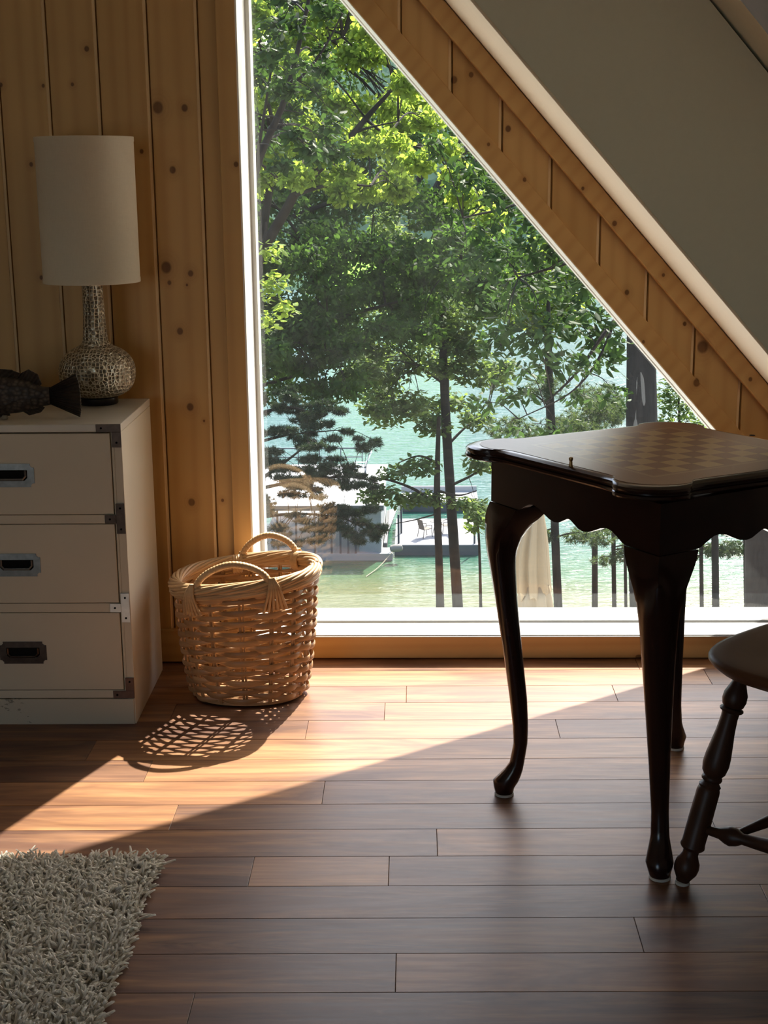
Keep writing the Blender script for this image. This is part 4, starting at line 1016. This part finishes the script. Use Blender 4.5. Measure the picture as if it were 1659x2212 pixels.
# --- trees
big=tree('broad grey trunk with pale scar rising beside the slanted trim','tree',[(1395,1480,20),(1391,1313,20),(1387,1100,20),(1386,900,20),(1385,740,20),(1383,420,20)],[66,62,64,66,60,52],[],[(1480,560,20,90,60,220)],ML_dark,MB_grey,.12,twigs=False)
mb=MB(); c_=at(1386,868,20); rr=.5*61*pxm(20)+.006; up_=at(1386,800,20).z; lo_=at(1386,935,20).z; rows=[]
for i in range(13):
    f=i/12; z=lo_+(up_-lo_)*f; hw=.05+.40*math.sqrt(max(0,1-f*f))*(1 if f>.02 else .9)
    rows.append([(c_.x+rr*math.cos(a),20+rr*math.sin(a),z) for a in [R(-107)+hw*(k/6-1) for k in range(13)]])
mb.loft(rows,closed=False,caps=False); sc_=obj('bark_scar',mb,bark('pale_scar',(.07,.068,.062),(.17,.165,.15)),big); sc_['label']='pale bare wood scar'
twin='trunk of the twin pair in front of the dock'
tree('taller right '+twin,'tree',[(993,1420,36),(989,1318,36),(982,1200,36),(972,1050,36),(962,880,36),(957,740,36),(955,560,36)],[25,24,23,22,20,16,12],
 [([(968,960,36),(1010,920,36.5),(1050,905,37)],7,2),([(972,1050,36),(1030,1020,35),(1060,985,35)],7,2),([(960,830,36),(905,790,36.5),(880,770,37)],7,2)],
 [(960,690,36,80,45,700),(900,770,37,60,40,500),(1020,800,36,50,34,380),(880,870,37,55,34,420),(935,915,36,40,30,260),(1030,905,36,45,24,240),(1040,1000,35,40,22,200),(880,680,37,60,40,450),(1030,1100,35,30,26,150),(1000,730,36,60,40,420),(840,810,37,50,30,330)]+[(rng.uniform(770,1090),rng.uniform(640,900),rng.uniform(35,39),rng.uniform(34,55),rng.uniform(18,30),230) for k in range(26)],
 ML_mid,MB_dark,.20,.5)
tree('shorter left '+twin,'tree',[(954,1420,34),(951,1316,34),(948,1200,34),(944,1090,34),(945,1000,34),(948,900,34)],[20,19,17,16,12,8],
 [([(944,1092,34),(900,1060,34),(850,1040,34),(800,1030,34)],9,3),([(944,1110,34),(900,1122,33),(850,1132,33)],4,1.5),([(945,1060,34),(990,1070,33.5),(1030,1060,33.5)],6,2),([(945,1000,34),(905,985,34),(860,1000,34)],6,2)],
 [(880,1078,34,55,16,300),(830,1060,34,40,16,200),(930,1075,34,35,18,200),(1000,1085,33.5,35,14,150),(905,1005,34,50,22,280),(850,1020,34,40,16,160),(800,1075,34,35,18,160),(1035,1120,33.5,24,16,110)],
 ML_mid,MB_brown,.17,.5)
tree('thin straight trunk just right of the closed umbrella','tree',[(1212,1420,34),(1206,1315,34),(1199,1150,34),(1193,950,34),(1187,780,34),(1184,640,34)],[21,19,18,16,13,8],
 [([(1196,1010,34),(1240,985,34),(1290,960,34)],5,1.5),([(1190,880,34),(1150,850,34),(1110,845,34)],5,1.5),([(1199,1160,34),(1250,1150,34),(1310,1165,34)],4,1.5),([(1198,1140,34),(1165,1150,34)],4,1.5)],
 [(1250,930,34,70,28,160),(1180,960,34,60,24,120),(1300,890,35,60,30,180),(1230,1000,34,50,22,80),(1270,1155,34,55,12,60),(1180,1160,34,26,12,36),(1300,1170,34,30,8,24),(1240,1165,34,30,10,30),(1110,930,34,60,30,130),(1180,840,34,50,30,110)],
 ML_needle,MB_dark,.14,.05,kind='needle')
for i,(px,wd_,Y,lab) in enumerate(((1327,10,36,'slender pine trunk seen under the table between umbrella and front leg'),(1352,7,30,'thinnest bare trunk hugging the left of the broad grey trunk'),(1516,9,34,'slender knobbly pine trunk right of the front table leg'),(1546,16,31,'straight medium trunk between two slender pines at right'),(1612,10,34,'slender pine trunk left of the dark broad trunk at the right edge'),(1655,27,26,'dark broad trunk cut off by the right edge of the view'))):
    cl=[]; lb=[]
    if wd_<12 and px!=1352:
        for k in range(7):
            dy=rng.uniform(-20,60); side=rng.choice((-1,1)); ln=rng.uniform(25,65)
            lb.append(([(px,1150+dy,Y),(px+side*ln*.5,1146+dy,Y+rng.uniform(-.5,.5)),(px+side*ln,1156+dy,Y)],3,1)); cl.append((px+side*ln*.8,1158+dy,Y,36,9,22)); cl.append((px+side*ln*.35,1152+dy,Y,22,7,10))
        for k in range(5): cl.append((px+rng.uniform(-40,40),1080+rng.uniform(-60,40),Y,40,22,60))
    lean=rng.uniform(-6,6)
    tree(lab,'tree',[(px+2,1420,Y),(px,1312,Y),(px-2,1150,Y),(px-4+lean,950,Y)],[wd_*1.1,wd_,wd_*.95,wd_*.8],lb,cl,ML_needle,MB_dark if wd_>12 else MB_brown,.125,.05,kind='needle',twigs=False)
tree('dark pine with layered boughs beside the left window jamb','tree',[(480,1420,27),(484,1150,27),(490,900,27),(500,600,27)],[40,36,32,22],
 [([(540,1050,27),(600,1010,26.5),(665,960,26)],11,3),([(540,1060,27),(640,1040,27),(760,1030,27.5),(830,1050,28)],9,2),([(540,1120,27),(640,1110,27.5),(740,1120,28),(800,1150,28)],8,2),([(540,900,27),(620,880,27),(700,900,27)],9,3),([(540,960,27),(620,940,27),(720,930,27)],8,2)],
 [(600,1000,27,50,16,130),(660,1010,27,55,18,160),(720,1022,27.5,55,14,140),(780,1040,27.5,45,14,110),(620,1045,27,60,18,150),(700,1055,27.5,60,14,140),(770,1128,28,45,26,190),(740,1160,28,40,18,120),(690,1120,28,50,22,140),(620,1090,27,60,22,130),(800,1150,28,28,14,70),(620,920,27,60,22,190),(700,910,27,50,20,150),(640,960,26,50,16,130),(590,860,27,50,26,190),(680,880,27,50,16,120),(760,960,27.5,50,14,90),(640,1160,28,60,20,120)],
 ML_needle_d,MB_dark,.085,.06,kind='needle',yth=.7)
# large shaded oak filling the middle of the view, its own crown shading it from above
cl=[]
for k in range(105):
    px=rng.uniform(540,1090); py=rng.uniform(400,800); 
    if py>700+.25*(1090-px)*.5: continue
    cl.append((px,py,rng.uniform(29,36),rng.uniform(45,75),rng.uniform(22,38),330))
for k in range(30): cl.append((rng.uniform(555,770),rng.uniform(690,870),rng.uniform(30,35),rng.uniform(34,55),rng.uniform(16,26),190))
for (a_,b_) in ((580,400),(620,440),(570,500),(640,520),(600,560),(740,470),(700,500),(760,520),(800,540),(670,450)): cl.append((a_,b_,rng.uniform(30,36),55,30,330))
for k in range(60): cl.append((rng.uniform(520,1150),rng.uniform(-20,400),rng.uniform(35,40),rng.uniform(45,80),rng.uniform(30,50),330))
for k in range(55): cl.append((rng.uniform(300,560),rng.uniform(0,830),rng.uniform(29,36),rng.uniform(50,75),rng.uniform(24,40),260))
for k in range(24): cl.append((rng.uniform(560,1500),rng.uniform(-420,40),rng.uniform(36,44),110,60,160))
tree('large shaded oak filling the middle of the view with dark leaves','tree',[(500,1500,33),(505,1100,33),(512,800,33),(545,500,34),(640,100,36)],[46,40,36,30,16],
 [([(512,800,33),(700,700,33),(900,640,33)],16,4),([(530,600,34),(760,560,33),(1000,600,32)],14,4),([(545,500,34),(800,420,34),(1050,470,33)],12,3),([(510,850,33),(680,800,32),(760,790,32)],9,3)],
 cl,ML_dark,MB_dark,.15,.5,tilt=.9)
# bright maple in front, lit through its leaves
cl=[(rng.uniform(330,560),rng.uniform(-60,420),rng.uniform(21,25),45,28,170) for _ in range(30)]
for k in range(62):
    px=rng.uniform(545,960); py=rng.uniform(-40,420)
    if px>770+ (py)*.72: continue
    cl.append((px,py,rng.uniform(21,25),rng.uniform(28,50),rng.uniform(18,34),215))
for (px,py) in ((880,180),(920,260),(960,320),(860,90),(800,60),(990,380),(840,230),(700,330),(640,380),(760,120),(900,350),(1000,420),(1060,470)): cl.append((px,py,rng.uniform(20,24),42,26,240))
for k in range(10): cl.append((rng.uniform(560,900),rng.uniform(-250,-60),rng.uniform(21,25),60,30,110))
tree('sunlit yellow-green maple with a long diagonal limb','tree',[(470,1500,23),(480,1000,23),(530,640,23),(622,446,22.5),(655,400,22),(740,315,22),(800,245,22),(852,188,22)],[34,30,26,20,17,14,11,6],
 [([(640,420,22),(720,398,22),(800,402,22)],9,4),([(790,258,22),(850,300,22),(960,335,21.5)],7,2.5),([(770,285,22),(800,275,21.8),(860,262,21.6)],7,2),([(560,560,23),(600,300,23.5),(640,130,24),(705,60,24)],18,6),([(640,130,24),(690,100,23),(740,80,23)],8,3),([(600,300,23.5),(575,200,23),(560,60,23)],10,4)],
 [(a,b,c,d,e,int(n*1.7)) for a,b,c,d,e,n in cl],ML_bright,MB_dark,.10,.62,tilt=1.0)
for (lab,tx_,Y,cx_,cy_,rx_,ry_,lm__,nn) in (('tall leafy tree on the bank directly behind the taller twin trunk',984,50,940,540,130,150,ML_mid,44),('tall yellowish tree on the bank behind the slender trunk by the umbrella',1200,49,1170,610,110,100,ML_bright,30)):
    cl=[]
    for k in range(nn*2):
        a=rng.uniform(0,6.28); q_=math.sqrt(rng.random()); cl.append((cx_+rx_*q_*math.cos(a),cy_+ry_*q_*math.sin(a),Y+rng.uniform(-3,3),rng.uniform(22,38),rng.uniform(12,20),130))
    tree(lab,'tree',[(tx_+7,1450,Y),(tx_+2,1200,Y),(tx_-14,950,Y),(tx_-22,700,Y),(cx_,cy_-60,Y)],[12,11,9,7,4],[],cl,lm__,MB_dark,.22,.55,twigs=False)
cl=[]
for k in range(34):
    px=rng.uniform(545,735); py=rng.uniform(-30,360)
    cl.append((px,py,rng.uniform(16.5,19),rng.uniform(22,38),rng.uniform(14,24),60))
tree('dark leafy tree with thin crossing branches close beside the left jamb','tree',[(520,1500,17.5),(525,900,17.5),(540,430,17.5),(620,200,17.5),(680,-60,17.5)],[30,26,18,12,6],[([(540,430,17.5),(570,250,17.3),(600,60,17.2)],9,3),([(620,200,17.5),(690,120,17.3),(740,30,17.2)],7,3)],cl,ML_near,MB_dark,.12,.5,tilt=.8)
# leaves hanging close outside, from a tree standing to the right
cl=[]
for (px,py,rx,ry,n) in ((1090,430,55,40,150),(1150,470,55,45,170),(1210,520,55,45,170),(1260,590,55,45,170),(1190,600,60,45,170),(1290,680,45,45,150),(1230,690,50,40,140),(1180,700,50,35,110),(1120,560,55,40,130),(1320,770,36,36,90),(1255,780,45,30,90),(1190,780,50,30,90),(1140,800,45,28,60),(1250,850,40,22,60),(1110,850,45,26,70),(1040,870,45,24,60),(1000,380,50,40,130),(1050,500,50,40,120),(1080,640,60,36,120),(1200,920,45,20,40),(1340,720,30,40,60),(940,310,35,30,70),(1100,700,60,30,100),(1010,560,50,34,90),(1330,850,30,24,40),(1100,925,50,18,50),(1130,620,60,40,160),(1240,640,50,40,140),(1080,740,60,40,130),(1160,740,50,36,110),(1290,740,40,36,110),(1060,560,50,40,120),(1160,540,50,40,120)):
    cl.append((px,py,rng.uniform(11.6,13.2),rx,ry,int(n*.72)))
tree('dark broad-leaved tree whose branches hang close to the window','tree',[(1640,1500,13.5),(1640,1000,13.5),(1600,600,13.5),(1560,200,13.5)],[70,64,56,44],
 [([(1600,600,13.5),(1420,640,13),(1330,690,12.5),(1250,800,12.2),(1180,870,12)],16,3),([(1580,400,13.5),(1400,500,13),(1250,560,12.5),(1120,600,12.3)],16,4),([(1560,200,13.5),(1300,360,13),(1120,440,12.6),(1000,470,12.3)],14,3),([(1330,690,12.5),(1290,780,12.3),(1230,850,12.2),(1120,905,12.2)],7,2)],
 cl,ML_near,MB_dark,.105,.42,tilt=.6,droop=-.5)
tree('yellow-green sapling leaves close to the left jamb','tree',[(548,1500,15),(552,900,15),(560,640,15),(575,480,15)],[12,10,8,4],[],[(585,540,15,28,28,60),(600,610,15,30,26,60),(580,690,15,30,26,60),(620,660,15,30,20,50),(575,620,15,22,40,50)],ML_bright,MB_dark,.085,.6)
tree('pale sunlit pine left of the broad grey trunk above the table','tree',[(1285,1400,44),(1285,1050,44),(1288,860,44)],[14,12,8],[],[(1280,900,44,70,30,190),(1220,920,44,60,26,150),(1330,880,44,50,30,140),(1290,850,44,50,26,120),(1250,970,44,60,18,100)],ML_needle,MB_brown,.149,.05,kind='needle')
tree('leafy green bush right of the broad grey trunk','bush',[(1470,1200,25),(1470,1000,25),(1466,860,25)],[10,8,4],[],[(1440,850,25,30,36,240),(1470,880,25,40,34,300),(1500,920,25,34,24,200),(1430,920,25,30,30,200),(1460,800,25,36,30,200)],ML_mid,MB_brown,.10,.5,name='bush')
tree('young maple with bright leaves right of the twin trunks','tree',[(1040,1400,38),(1036,1200,38),(1030,1090,38)],[8,6,3],[],[(1030,1095,38,30,14,90),(1050,1120,38,26,14,80),(1020,1140,38,24,10,50)],ML_bright,MB_brown,.20,.6)

# ------------------------------------------------------------------ light
w=bpy.data.worlds.new('sky_world'); sc.world=w; w.use_nodes=True; nt=w.node_tree; nt.nodes.clear()
sk=nt.nodes.new('ShaderNodeTexSky'); sk.sky_type='NISHITA'; sk.sun_disc=False; sk.sun_elevation=R(46); sk.sun_rotation=R(22); sk.altitude=200; sk.air_density=1.0; sk.dust_density=3.0; sk.ozone_density=.6
bg=nt.nodes.new('ShaderNodeBackground'); bg.inputs[1].default_value=SKY; wo=nt.nodes.new('ShaderNodeOutputWorld')
nt.links.new(sk.outputs[0],bg.inputs[0]); nt.links.new(bg.outputs[0],wo.inputs[0])
sl=bpy.data.lights.new('sun','SUN'); sl.energy=SUN; sl.angle=R(.53); sl.color=(1.0,.93,.82)
so=bpy.data.objects.new('sun',sl); COL.objects.link(so); so.location=(6,20,20)
sd_=Vector((-.403,-1.0,-1.125)).normalized(); so.rotation_euler=sd_.to_track_quat('-Z','Y').to_euler()
def portal(name,loc,rot,sx_,sy_):
    l=bpy.data.lights.new(name,'AREA'); l.shape='RECTANGLE'; l.size=sx_; l.size_y=sy_; l.cycles.is_portal=True
    o=bpy.data.objects.new(name,l); COL.objects.link(o); o.location=loc; o.rotation_euler=rot
portal('window_portal',(.45,3.80,1.05),(R(-90),0,0),1.8,1.95)
portal('rear_fill_portal',(-2.47,-3.65,1.03),(R(90),0,0),2.05,1.96)  # portal at the added rear opening
portal('added_window_portal',((UX0+UX1)/2,3.80,(UZ0+UZ1)/2),(R(-90),0,0),UX1-UX0,UZ1-UZ0)  # portal at the added upper window

grid('bounce_yard',-30,30,-30,-3.8,4,4,lambda x,y:-.6+0*x,plain('bounce_gravel',(.40,.36,.30),.9,.1,scale=3))  # unseen ground added to bounce sunlight in through the rear opening
sc.view_settings.view_transform='Standard'; sc.view_settings.look='None'; sc.view_settings.gamma=1.0; sc.view_settings.use_curve_mapping=False
sc.view_settings.exposure=EXPO
cy=sc.cycles; cy.use_denoising=True; cy.max_bounces=10; cy.diffuse_bounces=5; cy.glossy_bounces=4; cy.transmission_bounces=6; cy.transparent_max_bounces=12
cy.caustics_reflective=False; cy.caustics_refractive=False; cy.sample_clamp_indirect=6.0
try: cy.denoiser='OPENIMAGEDENOISE'; cy.denoising_input_passes='RGB_ALBEDO_NORMAL'
except Exception: pass
